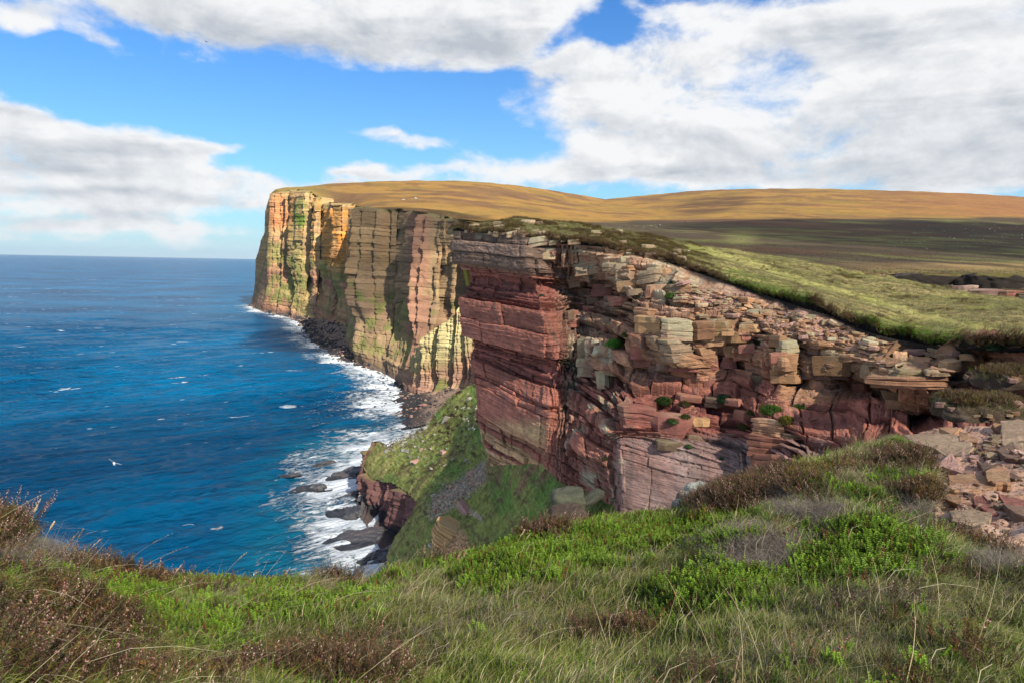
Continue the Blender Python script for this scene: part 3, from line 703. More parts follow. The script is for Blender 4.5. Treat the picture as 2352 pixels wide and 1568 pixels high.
COAST = [  # u, v, depth of the rim;  u, v at the waterline
 (650, 580, 2230, 640, 689), (608, 575, 2060, 588, 694), (590, 592, 1960, 576, 699), (598, 560, 1900, 579, 702), (609, 530, 1845, 584, 706), (615, 480, 1800, 588, 709),
 (621, 449, 1770, 592, 711), (626, 446, 1750, 596, 713), (640, 441, 1725, 606, 717), (658, 438, 1705, 626, 720), (686, 435, 1682, 654, 724),
 (690, 435, 1735, 662, 727), (704, 436, 1728, 670, 729), (708, 438, 1620, 676, 730), (716, 441, 1608, 688, 733), (718, 443, 1690, 692, 734), (729, 449, 1682, 702, 736),
 (732, 451, 1566, 710, 738), (738, 455, 1558, 718, 740), (740, 456, 1655, 724, 742), (757, 466, 1645, 738, 746), (759, 466, 1490, 746, 749), (781, 467, 1478, 760, 755), (783, 467, 1560, 766, 758), (793, 467, 1552, 772, 761),
 (796, 467, 1440, 778, 764), (813, 468, 1428, 788, 771), (815, 468, 1500, 793, 777), (838, 473, 1440, 797, 786),
 (823, 477, 985, 800, 820), (838, 476, 980, 815, 832), (862, 477, 972, 845, 844), (885, 481, 962, 868, 852), (916, 479, 955, 885, 858),
 (936, 482, 985, 896, 862), (950, 483, 990, 905, 869), (947, 484, 905, 912, 876), (978, 489, 885, 922, 890), (995, 491, 868, 932, 902), (1018, 496, 850, 950, 915),
 (1040, 500, 850, 965, 905, 735), (1046, 502, 815, 990, 898, 722), (1100, 508, 800, 1050, 898, 715), (1200, 512, 790, 1160, 898, 705)]


def pal_head(c, S, Z, TT, n1, n2, nb_, V):
    u, v, d = proj(V)
    o = np.array([0.46, 0.19, 0.035])
    c = mixc(c, o, (1 - sstep(np.abs(u - 775), 26, 44)) * (1 - sstep(v, 600, 650)) * sstep(v, 472, 490) * np.clip(0.7 + n2, 0, 1))
    c = mixc(c, np.array([0.50, 0.20, 0.08]), (1 - sstep(np.hypot((u - 640), (v - 490) * .6), 15, 34)) * 0.8)
    c = mixc(c, np.array([0.13, 0.19, 0.03]), (1 - sstep(np.hypot((u - 690) * 1.3, (v - 490) * .6), 14, 26)) * np.clip(0.6 + 1.5 * n2, 0, 1))
    c = mixc(c, np.array([0.28, 0.24, 0.08]), (1 - sstep(np.abs(u - 672 - (v - 500) * .12), 10, 24)) * sstep(v, 520, 560) * 0.55)
    c = mixc(c, np.array([0.20, 0.135, 0.078]), sstep(d, 1250, 1150) * 0.75)
    c = mixc(c, np.array([0.30, 0.135, 0.09]), sstep(d, 1250, 1150) * (1 - sstep(np.abs(u - 960), 16, 34)) * 0.6)
    return c


V_coast = coast_sheet('headland', COAST, 1150, 300, 'towering ochre and red headland of sea cliffs cut by dark gullies', seed=300, palette=pal_head, edge=6)
PROM = [(955, 815, 690, 938, 895, 690), (968, 790, 668, 948, 903, 668), (986, 764, 658, 960, 908, 655), (1000, 752, 655, 975, 912, 648), (1024, 738, 650, 990, 918, 640), (1046, 722, 646, 1004, 924, 632),
        (1056, 706, 644, 1018, 930, 624), (1072, 680, 640, 1034, 936, 616), (1080, 655, 638, 1052, 938, 612), (1110, 640, 636, 1085, 940, 608), (1160, 640, 634, 1150, 950, 598)]


def pal_prom(c, S, Z, TT, n1, n2, nb_, V):
    c = mixc(c, np.array([0.44, 0.38, 0.19]), np.clip(0.75 + 0.4 * n1, 0, 1) * (1 - sstep(TT, 0.35, 0.75)))
    return mixc(c, np.array([0.38, 0.22, 0.16]), sstep(TT, 0.5, 0.8) * 0.7)


coast_sheet('promontory', PROM, 420, 220, 'pale sunlit rocky spur below the headland, ending above the shingle beach', apron=0.8, gully=(17, 5), fine=(4.5, 1.6), bed=2.6, bedamp=0.6, seed=500, palette=pal_prom)

# boulder beach between the cliffs and the surf
SHORE = [(575, 702, 30), (590, 709, 34), (606, 716, 34), (634, 722, 34), (664, 729, 30), (690, 740, 32), (700, 760, 30), (712, 778, 28), (735, 796, 30), (765, 815, 32), (800, 832, 36), (845, 846, 40), (885, 856, 44), (905, 870, 48), (918, 890, 52), (921, 920, 56),
         (925, 950, 58), (932, 985, 56), (925, 1005, 48), (890, 1015, 40), (850, 1030, 36), (822, 1062, 36), (818, 1100, 34), (826, 1150, 34), (840, 1200, 36), (862, 1240, 36), (884, 1280, 32), (880, 1330, 30)]
su = np.array([s_[0] for s_ in SHORE], float); sv = np.array([s_[1] for s_ in SHORE], float); swid = np.array([s_[2] for s_ in SHORE], float)
shore = P(su, sv, sea_depth(su, sv, 0.0))[:, :2]
shore_all = np.concatenate([[[6000, 30000], [-150, 3300], [-560, 2350], [-690, 2080]], shore, [[-70, 60], [-70, -400]]]); wid_all = np.concatenate([[30] * 4, swid, [30, 30]])


def shore_dist(xy):
    """distance to the waterline (positive seaward) and the local width of the surf"""
    best = np.full(xy.shape[:-1], 1e9); wid = np.full(xy.shape[:-1], 30.0); sgn = np.ones(xy.shape[:-1])
    for i in range(len(shore_all) - 1):
        a, b = shore_all[i], shore_all[i + 1]; ab = b - a; L2 = ab @ ab
        t = np.clip(((xy - a) @ ab) / L2, 0, 1); q = a + t[..., None] * ab; dv = xy - q; dd = np.hypot(dv[..., 0], dv[..., 1])
        nw = dd < best
        cr = ab[0] * dv[..., 1] - ab[1] * dv[..., 0]
        best = np.where(nw, dd, best); wid = np.where(nw, wid_all[i] + t * (wid_all[i + 1] - wid_all[i]), wid); sgn = np.where(nw, np.where(cr <= 0, 1, -1), sgn)
    return best * sgn, wid


# beach strip: sloping sheet following the waterline up to the cliff foot
nb_c, nb_r = 700, 50
k18 = 18
sl = np.linalg.norm(np.diff(shore[:k18], axis=0), axis=1); scum = np.concatenate([[0], np.cumsum(sl)]); ss_ = np.linspace(0, scum[-1], nb_c)
bx = np.interp(ss_, scum, shore[:k18, 0]); by = np.interp(ss_, scum, shore[:k18, 1])
for _ in range(6): bx[1:-1] = (bx[:-2] + 2 * bx[1:-1] + bx[2:]) / 4; by[1:-1] = (by[:-2] + 2 * by[1:-1] + by[2:]) / 4
tx = np.gradient(bx); ty = np.gradient(by); tl_ = np.hypot(tx, ty); nx, ny = -ty / tl_, tx / tl_       # landward
land = np.sign(np.median(nx)); nx, ny = nx * land, ny * land
bw = np.interp(ss_, scum, np.array([25, 30, 30, 35, 45, 60, 70, 75, 75, 75, 75, 75, 70, 70, 70, 70, 70, 60.0]))
rr = np.linspace(-0.12, 1, nb_r)
BX = bx[:, None] + nx[:, None] * bw[:, None] * rr; BY = by[:, None] + ny[:, None] * bw[:, None] * rr
BZ = np.maximum(rr, -0.12)[None] * bw[:, None] * 0.24 + 2.2 * fbm2(BX / 9, BY / 9, 3, 700) * sstep(rr, -0.15, 0.2)[None] + 0.9 * fbm2(BX / 3, BY / 3, 2, 703)
BV = np.stack([BX, BY, BZ], -1)
nn_ = fbm2(BX / 40, BY / 40, 3, 705)
bc = np.broadcast_to(np.array([0.22, 0.15, 0.11]), BV.shape).copy(); bc = mixc(bc, np.array([0.035, 0.032, 0.034]), 1 - sstep(rr[None] + 0.25 * nn_, 0.15, 0.42)); bc = mixc(bc, np.array([0.14, 0.15, 0.06]), sstep(rr[None] + 0.3 * nn_, 0.75, 1.0) * 0.6)
tag(link('beach', mk_mesh('beach', BV, grid_faces(nb_c, nb_r), bc), None, M_far), 'dark boulder beach along the foot of the cliffs', 'beach', kind='structure')

def rbf(cpu, val, q, reg=8.0):
    def ker(a, b): return np.linalg.norm(a[:, None] - b[None], axis=2)
    n = len(cpu); A = np.zeros((n + 3, n + 3)); A[:n, :n] = ker(cpu, cpu) - reg * np.eye(n); A[:n, n] = 1; A[:n, n + 1:] = cpu; A[n:, :n] = A[:n, n:].T
    w = np.linalg.solve(A, np.concatenate([val, np.zeros(3)]))
    out = []
    for ch in np.array_split(q, max(1, len(q) // 20000)):
        out.append(ker(ch, cpu) @ w[:n] + w[n] + ch @ w[n + 1:])
    return np.concatenate(out)


# ------------------------------------------------------------------ moorland behind the cliffs
SKYL = np.array([(600, 452, 2200), (619, 447.5, 1910), (632, 436, 1880), (660, 431, 1900), (700, 428, 2000), (760, 422.5, 2150), (850, 418, 2300), (960, 415, 2450), (1080, 417, 2550), (1180, 425, 2700), (1280, 440, 3000), (1390, 458, 3500), (1500, 448, 3800), (1600, 438, 3700), (1720, 434, 3600),
                 (1900, 434, 3500), (2100, 440, 3500), (2250, 446, 3500), (2352, 453, 3500), (2800, 480, 3500)], float)
NEAR = np.array([(600, 462, 1960), (619, 452, 1905), (639, 445, 1800), (676, 439, 1698), (704, 439, 1666), (722, 447, 1660), (742, 462, 1624), (790, 471, 1522), (815, 473, 1480), (840, 477, 1100), (862, 481, 1012), (916, 483, 962), (948, 488, 932), (995, 495, 872), (1040, 504, 840), (1100, 514, 775), (1180, 518, 720),
                 (1250, 526, 620), (1330, 538, 500), (1500, 565, 330), (1700, 612, 205), (1900, 645, 145), (2100, 668, 120), (2352, 692, 105), (2800, 720, 95)], float)
mu = np.concatenate([np.linspace(619.5, 845, 140), np.linspace(847, 2800, 520)])
mt_ = np.linspace(0, 1, 230)
sv_, sd_ = np.interp(mu, SKYL[:, 0], SKYL[:, 1]), np.interp(mu, SKYL[:, 0], SKYL[:, 2])
nv_, nd_ = np.interp(mu, NEAR[:, 0], NEAR[:, 1]), np.interp(mu, NEAR[:, 0], NEAR[:, 2])
sv_ = sv_ + 0.9 * fbm2(mu / 25, mu * 0, 3, 801)
MUV_v = nv_[:, None] + (sv_ - nv_)[:, None] * mt_[None]; MUV_d = np.exp(np.log(nd_)[:, None] + (np.log(sd_) - np.log(nd_))[:, None] * mt_[None])
_cu = np.concatenate([SKYL[:, :2], NEAR[:, :2], [(1500, 503), (2000, 503), (1250, 492), (1250, 508)]]); _cd = np.concatenate([SKYL[:, 2], NEAR[:, 2], [1500, 1500, 1250, 950]])
_MLD = rbf(_cu * np.array([1, 4.0]), np.log(_cd), np.stack([mu[:, None] + 0 * MUV_v, MUV_v * 4.0], -1).reshape(-1, 2), 1.0).reshape(MUV_v.shape)
MUV_d = np.exp(_MLD)
MG = P(mu[:, None] + 0 * mt_[None], MUV_v, MUV_d)
# carry the hill on over the crest
back = MG[:, -1:, :] + np.array([[[0, 150, -25], [0, 500, -120], [0, 1500, -400]]]) * np.array([1, 1, 1])
mn1 = fbm2(MG[..., 0] / 60, MG[..., 1] / 60, 4, 811); mn2 = fbm2(MG[..., 0] / 9, MG[..., 1] / 9, 3, 815)
roughz = np.clip(MUV_d / 1500, 0.12, 1)
endfade = sstep(mt_, 0, 0.04)[None] * (1 - 0.6 * sstep(mt_, 0.93, 1.0))[None]
MG[..., 2] += (3.0 * mn1 * roughz + 0.5 * mn2) * endfade
MG2 = np.concatenate([MG, back], 1)
u_, v_, d_ = proj(MG)
gold = np.array([0.255, 0.145, 0.042]); gold2 = np.array([0.20, 0.095, 0.032]); hea = np.array([0.085, 0.048, 0.026]); dk = np.array([0.062, 0.047, 0.031]); grn = np.array([0.14, 0.14, 0.045]); straw = np.array([0.31, 0.20, 0.085])
X, Y = MG[..., 0], MG[..., 1]
q1 = fbm2(X / 260 + Y / 900, Y / 200, 4, 821); q2 = fbm2(X / 130, Y / 100, 4, 825); q3 = fbm2(X / 35, Y / 28, 3, 829) * (1 - .7 * sstep(d_, 700, 1500)); q4 = fbm2(X / 6, Y / 5, 2, 833) * (1 - sstep(d_, 200, 520))
mc = np.broadcast_to(gold, MG.shape).copy()
mc = mixc(mc, gold2, sstep(q2, -0.1, 0.4) * 0.8)
mc = mixc(mc, hea * 1.7, sstep(q1 + 0.6 * q2, -0.08, 0.4) * 0.8); mc = mixc(mc, hea * 1.3, sstep(fbm2(X / 60, Y / 110, 4, 841), .12, .4) * .55); mc = mixc(mc, np.array([.20, .145, .04]), sstep(q2 - q1, .1, .6) * .6)
mc = mixc(mc, hea * 1.2, sstep(q3 + .3 * q2, 0.08, 0.45) * 0.6)
mc = mixc(mc, np.array([0.22, 0.10, 0.045]), sstep(u_, 1900, 2300) * (1 - sstep(v_, 492, 500)) * 0.7)
mc = mixc(mc, hea * 1.05, (1 - sstep(np.hypot((u_ - 1640 - (v_ - 470) * -2) / 3.6, v_ - 470), 14, 30)) * np.clip(0.8 + q2, 0, 1) * 0.85)
line = 503 + 6 * q2 + np.interp(u_, [1150, 1400, 1700, 2352], [14, 8, 0, -2])
plain = sstep(v_, line - 3, line + 3)
pc = np.broadcast_to(dk, MG.shape).copy(); pc = mixc(pc, grn, sstep(q2 + .4 * q3, 0.0, 0.5) * 0.55); pc = mixc(pc, np.array([0.10, 0.056, 0.034]), sstep(q1 - q3 * .4, 0, .4) * 0.7)
pc = mixc(pc, grn * 1.35, (1 - sstep(np.hypot((u_ - 1705) / 2.2, v_ - 545) + 14 * q3, 4, 26)) * 0.45)
near = sstep(v_ + 5 * q3, 600, 612); pc = mixc(pc, straw, near * np.clip(0.5 + 0.8 * q3, 0, .85)); pc = mixc(pc, grn * 0.8, sstep(v_ + 8 * q3, 612, 628) * np.clip(0.5 + q4, 0, 1))
mc = mixc(mc, pc, plain)
mc = mixc(mc, np.array([0.26, 0.25, 0.06]), (1 - sstep(v_ - nv_[:, None], -22, 0) * 0) * sstep(1100, u_, u_ + 1) * 0)
mc = mc * (1 + 0.35 * q4 + 0.25 * q3)[..., None]
lefttop = (1 - sstep(u_, 690, 800)); mc = mixc(mc, np.array([0.20, 0.15, 0.045]), lefttop * 0.75)
mc = np.concatenate([mc, np.repeat(mc[:, -1:], 3, 1)], 1)
hill = tag(link('hill', mk_mesh('hill', MG2, grid_faces(len(mu), len(mt_) + 3), np.clip(mc, 0.01, 0.8), smooth=True), None, M_moor),
           'golden moorland hill rising behind the cliffs, with a darker heather plain below', 'hill', kind='structure')
bvh_moor = bvh_of_grid(MG, 2)

# ------------------------------------------------------------------ turf on top of the near cliff
R0 = np.array([c[0] for c in CL[1:]], float)
tu = np.linspace(1040, 2600, 620)
SK = np.array([(1035, 531, 66), (1075, 521, 68), (1110, 512, 70), (1180, 501, 68), (1240, 506, 68), (1300, 512, 69), (1330, 515, 70), (1400, 526, 72), (1500, 541, 76), (1600, 563, 80), (1700, 578, 84), (1800, 591, 86), (1850, 598, 86), (1950, 622, 78), (2100, 647, 68), (2200, 669, 62), (2352, 688, 56), (2600, 710, 50)], float)
nv0s = np.interp(tu, R0[:, 0], R0[:, 1]); rag = 5 * fbm2(tu / 30, 0 * tu, 3, 901) + 4 * fbm2(tu / 6, 0 * tu, 3, 903); nv0 = nv0s + rag; nd0 = np.interp(tu, R0[:, 0], R0[:, 2]) - 0.15
sv0 = np.interp(tu, SK[:, 0], SK[:, 1]) + 1.6 * fbm2(tu / 12, 0 * tu, 3, 905); sd0 = np.maximum(np.interp(tu, SK[:, 0], SK[:, 2]), nd0 + 4)
lip = (8 + 13 * sstep(tu, 1560, 1900)) * (1 + .7 * fbm2(tu / 40, 0 * tu, 3, 907))
tt_ = np.linspace(0, 1, 150)
lipv = (nv0 - lip)
lips = nv0s - (8 + 13 * sstep(tu, 1560, 1900)); vv = lips[:, None] + (sv0 - lips)[:, None] * tt_[None] + (lipv - lips)[:, None] * (1 - sstep(tt_, 0, .07))[None]; dd = np.exp(np.log(nd0 + 0.1)[:, None] + (np.log(sd0) - np.log(nd0 + 0.1))[:, None] * tt_[None])
TG = P(tu[:, None] + 0 * tt_[None], vv, dd)
tn = fbm2(TG[..., 0] / 3.0, TG[..., 1] / 3.0, 4, 911); tn2 = fbm2(TG[..., 0] / 0.7, TG[..., 1] / 0.7, 2, 915)
TG[..., 2] += (0.28 * tn + 0.07 * tn2) * (0.35 + 0.65 * sstep(tt_, 0, 0.15))[None]
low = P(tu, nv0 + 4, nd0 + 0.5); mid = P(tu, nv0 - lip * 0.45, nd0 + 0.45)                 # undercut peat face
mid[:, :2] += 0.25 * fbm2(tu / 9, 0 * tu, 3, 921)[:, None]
backT = TG[:, -1:, :] + np.array([[[0, 6, -1.2], [0, 20, -6]]])
TGa = np.concatenate([low[:, None], mid[:, None], TG, backT], 1)
ut, vt, dt = proj(TG)
tgr = np.array([0.23, 0.24, 0.055]); tstraw = np.array([0.36, 0.28, 0.12]); tlight = np.array([0.33, 0.32, 0.095]); tbright = np.array([0.10, 0.185, 0.015]); tdark = np.array([0.085, 0.065, 0.035]); tbr = np.array([0.20, 0.14, 0.07])
c = np.broadcast_to(tgr, TG.shape).copy()
c = mixc(c, tstraw, np.clip(0.45 + 1.1 * tn + .5 * fbm2(TG[..., 0] / 1.2, TG[..., 1] / 1.2, 3, 931), 0, 1) * sstep(ut, 1560, 1700))
path_v = np.interp(tu, [1500, 1620, 1720, 1850, 2000, 2100, 2200, 2352], [556, 575, 605, 650, 690, 720, 745, 778])[:, None]
path = (1 - sstep(np.abs(vv - path_v), 2, 22)) * sstep(ut, 1560, 1640)
c = mixc(c, tlight, path * np.clip(0.35 + 0.9 * tn, 0.05, .6))
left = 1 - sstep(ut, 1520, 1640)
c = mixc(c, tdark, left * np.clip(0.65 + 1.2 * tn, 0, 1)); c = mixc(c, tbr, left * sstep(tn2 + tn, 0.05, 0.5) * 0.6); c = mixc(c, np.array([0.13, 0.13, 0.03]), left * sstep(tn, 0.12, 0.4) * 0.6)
rim_ = (1 - sstep(tt_[None] * (1 - 0 * ut), 0.05, 0.16)); rp = np.maximum.reduce([(1 - sstep(np.abs(ut - 2090), 110, 150)), (1 - sstep(np.abs(ut - 1770), 80, 130)) * .8])
c = mixc(c, tbr, rim_ * (1 - rp) * np.clip(0.6 + tn2, 0, 1) * .6)
c = mixc(c, tbright, rim_ * rp * 0.95)
c = mixc(c, tbr, sstep(tn2 - tn, 0.25, 0.6) * sstep(ut, 1650, 1750) * (1 - path) * 0.5)
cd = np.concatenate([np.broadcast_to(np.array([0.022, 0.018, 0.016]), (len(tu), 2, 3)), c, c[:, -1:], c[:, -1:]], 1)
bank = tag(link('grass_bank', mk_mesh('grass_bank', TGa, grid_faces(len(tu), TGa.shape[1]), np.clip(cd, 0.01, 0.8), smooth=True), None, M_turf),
    'sloping green turf with a trodden path on the near cliff top', 'grass bank', kind='structure')

# ------------------------------------------------------------------ grassy spur below, running down to the sea
CP = np.array([(865, 1012, 400), (832, 1060, 385), (850, 1100, 368), (905, 1110, 345), (960, 1150, 300), (940, 1190, 285), (900, 1240, 275), (885, 1275, 268), (940, 1000, 396), (985, 965, 405), (1040, 905, 420), (1090, 880, 430), (1130, 880, 430),
               (1000, 1100, 300), (1050, 1000, 350), (1100, 1060, 280), (1050, 1150, 240), (1000, 1200, 228), (950, 1300, 215), (1050, 1280, 160), (1130, 1150, 175), (1130, 1260, 118), (1200, 1100, 140), (1200, 1250, 98), (1280, 1100, 108), (1290, 1210, 78), (1340, 1150, 66), (1260, 1060, 125), (1120, 1060, 230), (1150, 1040, 170), (1400, 1200, 55), (1420, 1300, 45)], float)
def in_poly(u, v, poly):
    r = np.zeros(u.shape, bool); n = len(poly); j = n - 1
    for i in range(n):
        (xi, yi), (xj, yj) = poly[i], poly[j]
        r ^= ((yi > v) != (yj > v)) & (u < (xj - xi) * (v - yi) / ((yj - yi) + 1e-12) + xi); j = i
    return r
SPUR = [(832, 1058), (838, 1040), (850, 1028), (864, 1012), (872, 1013), (882, 1024), (905, 1016), (940, 1000), (962, 985), (985, 966), (1010, 935), (1040, 905), (1070, 888), (1095, 878), (1500, 878), (1500, 1340), (880, 1340), (888, 1275), (900, 1240), (920, 1212), (940, 1190), (958, 1152), (935, 1132), (905, 1112), (875, 1106), (850, 1098), (836, 1076)]
gu_ = np.arange(818, 1480, 1.7); gv_ = np.arange(872, 1345, 1.7)
UU, VV = np.meshgrid(gu_, gv_, indexing='ij')
LD = rbf(CP[:, :2], np.log(CP[:, 2]), np.stack([UU.ravel(), VV.ravel()], 1)).reshape(UU.shape)
SG = P(UU, VV, np.exp(LD))
sn = fbm2(SG[..., 0] / 14, SG[..., 1] / 14, 4, 1001); sn2 = fbm2(SG[..., 0] / 3, SG[..., 1] / 3, 3, 1005)
SG[..., 2] += 1.6 * sn + 0.85 * sn2
uw = UU + 3 * fbm2(UU / 9, VV / 9, 2, 1011); vw = VV + 3 * fbm2(UU / 9, VV / 9, 2, 1013)
ins = in_poly(uw, vw, SPUR)
fc = grid_faces(*UU.shape); keep = ins.ravel()[fc].all(1)
g1 = np.array([0.20, 0.225, 0.060]); g2 = np.array([0.10, 0.19, 0.042]); g3 = np.array([0.29, 0.25, 0.09]); g4 = np.array([0.05, 0.022, 0.014]); scr = np.array([0.34, 0.27, 0.23])
c = np.broadcast_to(g1, SG.shape).copy()
c = mixc(c, g3, sstep(sn - (UU - 1000) / 300, -0.1, 0.5) * 0.8); c = mixc(c, g2, sstep(fbm2(UU / 50, VV / 50, 3, 1021) + (UU - 1080) / 500, 0.0, 0.45) * 0.75)
c = mixc(c, np.array([0.075, 0.06, 0.03]), sstep(sn2 + sn, 0.2, 0.6) * 0.55)
c = mixc(c, g4, sstep(fbm2(UU / 10, VV / 6, 3, 1025), 0.28, 0.42) * (1 - sstep(np.hypot((UU - 1075), (VV - 950)), 70, 130)))
scree_m = (1 - sstep(np.abs((VV - 1120) + (UU - 1060) * 0.72), 18, 34)) * sstep(UU, 985, 1000) * (1 - sstep(UU, 1110, 1125))
c = mixc(c, scr * 0.7, scree_m * 0.8)
ex = (1 - sstep(np.hypot((UU - 1035) / 1.35, VV - 1245), 26, 36)); c = mixc(c, np.array([0.44, 0.27, 0.14]) * (0.75 + 0.5 * fbm2(UU / 40 + VV / 7, VV / 5, 3, 1033))[..., None], ex)
ex2 = 1 - sstep(np.abs((VV - 1165) - (UU - 1070) * 0.75) + 4 * sn2, 4, 10); ex2 = ex2 * (1 - sstep(np.abs(UU - 1080), 20, 34)); c = mixc(c, np.array([0.42, 0.31, 0.25]), ex2 * 0.8)
foot = (1 - sstep(np.hypot((UU - 1190), (VV - 1075) * 1.4), 60, 90)); c = mixc(c, np.array([0.20, 0.10, 0.07]), foot * sstep(sn2, -0.05, 0.3) * 0.8)
c = mixc(c, np.array([.10, .065, .04]), sstep(fbm2(UU / 16, VV / 11, 4, 1043), .25, .5) * .7); c = c * (1 + 0.55 * fbm2(UU / 4, VV / 4, 3, 1041))[..., None]
spur = tag(link('spur', mk_mesh('spur', SG, fc[keep], np.clip(c, 0.008, 0.8), smooth=True), None, M_spur), 'steep grassy spur strewn with pale boulders above the surf', 'slope', kind='structure')
bvh_spur = BVHTree.FromPolygons(SG[::2, ::2].reshape(-1, 3).tolist(), grid_faces(*SG[::2, ::2].shape[:2]).tolist())

# red cliff at the seaward edge of the spur
SC = [(872, 1013, 405, 850, 1060, 398), (858, 1014, 402, 836, 1085, 385), (846, 1030, 396, 824, 1110, 380), (834, 1056, 386, 819, 1138, 375), (836, 1076, 379, 822, 1160, 363), (850, 1098, 368, 831, 1188, 347), (876, 1106, 357, 845, 1212, 333), (905, 1112, 345, 862, 1238, 319), (935, 1132, 318, 876, 1266, 306), (960, 1152, 300, 884, 1290, 297),
      (962, 1180, 290, 888, 1310, 288), (930, 1215, 280, 886, 1330, 281), (905, 1245, 275, 882, 1350, 273), (900, 1290, 262, 880, 1380, 262)]


def pal_spur(c, S, Z, TT, n1, n2, nb_, V):
    c = np.broadcast_to(np.array([0.15, 0.07, 0.062]), c.shape).copy(); c = mixc(c, np.array([0.24, 0.12, 0.10]), np.clip(0.4 + 1.2 * nb_, 0, 1)); c = mixc(c, np.array([0.035, 0.03, 0.032]), sstep(TT + 0.12 * n2, 0.66, 0.8))
    c = mixc(c, np.array([0.52, 0.47, 0.45]), sstep(n2 + nb_ * .6, 0.40, 0.6) * sstep(TT, 0.2, 0.3) * 0.7)
    return c


coast_sheet('rock_face', SC, 300, 150, 'dark red wave cut rock face under the grassy spur', apron=0.95, gully=(14, 3.0), fine=(5, 1.4), bed=2.2, bedamp=0.7, seed=900, palette=pal_spur)

# ------------------------------------------------------------------ sea
def sea_grid():
    # a flat sheet from below the cliffs out past the horizon, meshed finer where it is near
    us = np.arange(-900, 3400, 5.0)
    ys = [220.0]
    while ys[-1] < 60000: ys.append(ys[-1] * 1.0 + max(1.1, (ys[-1] ** 2) * 6.5e-6))
    ys = np.array(ys)
    th_ = (us - W / 2) / F
    us2 = th_[th_ < 0.16]
    X = us2[:, None] * ys[None] * 1.0; Y = ys[None] + 0 * X
    return X, Y
X, Y = sea_grid()
crest = np.array([0.80, 0.60]); prop = np.array([0.60, -0.80])
SD, SW = shore_dist(np.stack([X, Y], -1))
def gust(x, y): return 0.65 + 0.5 * fbm2(x / 170, y / 170, 2, 1103)
Zs = 0 * X
damp = .45 + .55 * sstep(Y, 2600, 500)
wr = np.random.default_rng(3)
for i in range(26):
    lam = 55 * (0.83 ** i) if i < 9 else wr.uniform(5, 16)
    a_ = math.atan2(prop[1], prop[0]) + wr.normal(0, 0.20 if i < 9 else 0.42)
    kx, ky = math.cos(a_) * 2 * math.pi / lam, math.sin(a_) * 2 * math.pi / lam
    amp = (0.020 * lam if i < 9 else 0.026 * lam)
    ph = kx * X + ky * Y + wr.uniform(0, 6.28) + 1.3 * fbm2(X / 90, Y / 90, 2, 1110 + i)
    res = sstep(lam / np.maximum(1.1, Y ** 2 * 6.5e-6), 1.8, 4)
    Zs = Zs + amp * res * (2 * (0.5 + 0.5 * np.sin(ph)) ** 1.7 - 0.9)
Zs = Zs * damp * gust(X, Y) * (0.35 + 0.65 * sstep(SD, 0, 60))
foam = np.clip(1.22 - SD / (SW * 1.45), 0, 1.3); foam = np.where(SD < 0, 1.2, foam)
foam = foam * (0.72 + 0.5 * fbm2(X / 55, Y / 55, 3, 1121)); foam = np.clip(foam + 0.35 * fbm2(X / 28, Y / 28, 3, 1125) * sstep(foam, 0.02, 0.3), 0, 1.2)
# breaking crests
for (u, v, L_, w_) in ((420, 1203, 9, 1.2), (500, 1218, 4.5, 2.2), (744, 972, 14, 3), (230, 993, 8, 1.1), (645, 1097, 6, 2.0), (620, 863, 18, 2), (560, 1330, 5, 3), (125, 1030, 7, .8)):
    p = P(u, v, float(sea_depth(u, v)))[:2]; dx_ = X - p[0]; dy_ = Y - p[1]
    a_ = dx_ * crest[0] + dy_ * crest[1]; b_ = dx_ * prop[0] + dy_ * prop[1] + 0.02 * a_ ** 2 / max(L_, 1) + 2 * fbm2(X / 8, Y / 8, 2, 1131)
    k = np.exp(-(a_ / L_) ** 2 - (b_ / w_) ** 2)
    foam = np.maximum(foam, 0.66 * k * np.clip(.7 + 1.3 * fbm2(X / 3.0, Y / 3.0, 3, 1133), 0, 1.2)); Zs = Zs + 0.7 * k * sstep(w_, 2, 4)
teal = np.clip(1.1 - SD / (SW * 2.0), 0, 1) * sstep(Y, 620, 420)
shal = teal * (0.5 + 0.8 * fbm2(X / 30, Y / 30, 3, 1141))
SV = np.stack([X, Y, Zs], -1)
M_sea, nt, b = mat_new('sea_water')
tcn = nt.nodes.new('ShaderNodeTexCoord')
mpn = nt.nodes.new('ShaderNodeMapping'); mpn.inputs['Rotation'].default_value = (0, 0, -math.atan2(crest[1], crest[0])); mpn.inputs['Scale'].default_value = (0.28, 1, 1)
# rotate first, then squash along the crests
mp1 = nt.nodes.new('ShaderNodeMapping'); mp1.inputs['Rotation'].default_value = (0, 0, -math.atan2(crest[1], crest[0])); nt.links.new(tcn.outputs['Object'], mp1.inputs[0])
mp2 = nt.nodes.new('ShaderNodeMapping'); mp2.inputs['Scale'].default_value = (0.30, 1, 1); nt.links.new(mp1.outputs[0], mp2.inputs[0]); wv = mp2.outputs[0]
nt.nodes.remove(mpn)
af = nt.nodes.new('ShaderNodeAttribute'); af.attribute_name = 'foam'
ash = nt.nodes.new('ShaderNodeAttribute'); ash.attribute_name = 'shallow'
f1 = noise(nt, tcn.outputs['Object'], 0.10, 8, 0.66, 1.4); f2 = noise(nt, mp2.outputs[0], 0.42, 7, 0.62, 0.8)
lace = math_node(nt, 'SUBTRACT', 1.0, math_node(nt, 'MULTIPLY', math_node(nt, 'ABSOLUTE', math_node(nt, 'SUBTRACT', f1.outputs[0], 0.5)), 5.5))
fm = math_node(nt, 'ADD', math_node(nt, 'MULTIPLY', af.outputs['Fac'], 1.15), math_node(nt, 'ADD', math_node(nt, 'MULTIPLY', math_node(nt, 'SUBTRACT', f2.outputs[0], 0.5), 1.9), math_node(nt, 'MULTIPLY', math_node(nt, 'SUBTRACT', lace, 0.6), 0.34)))
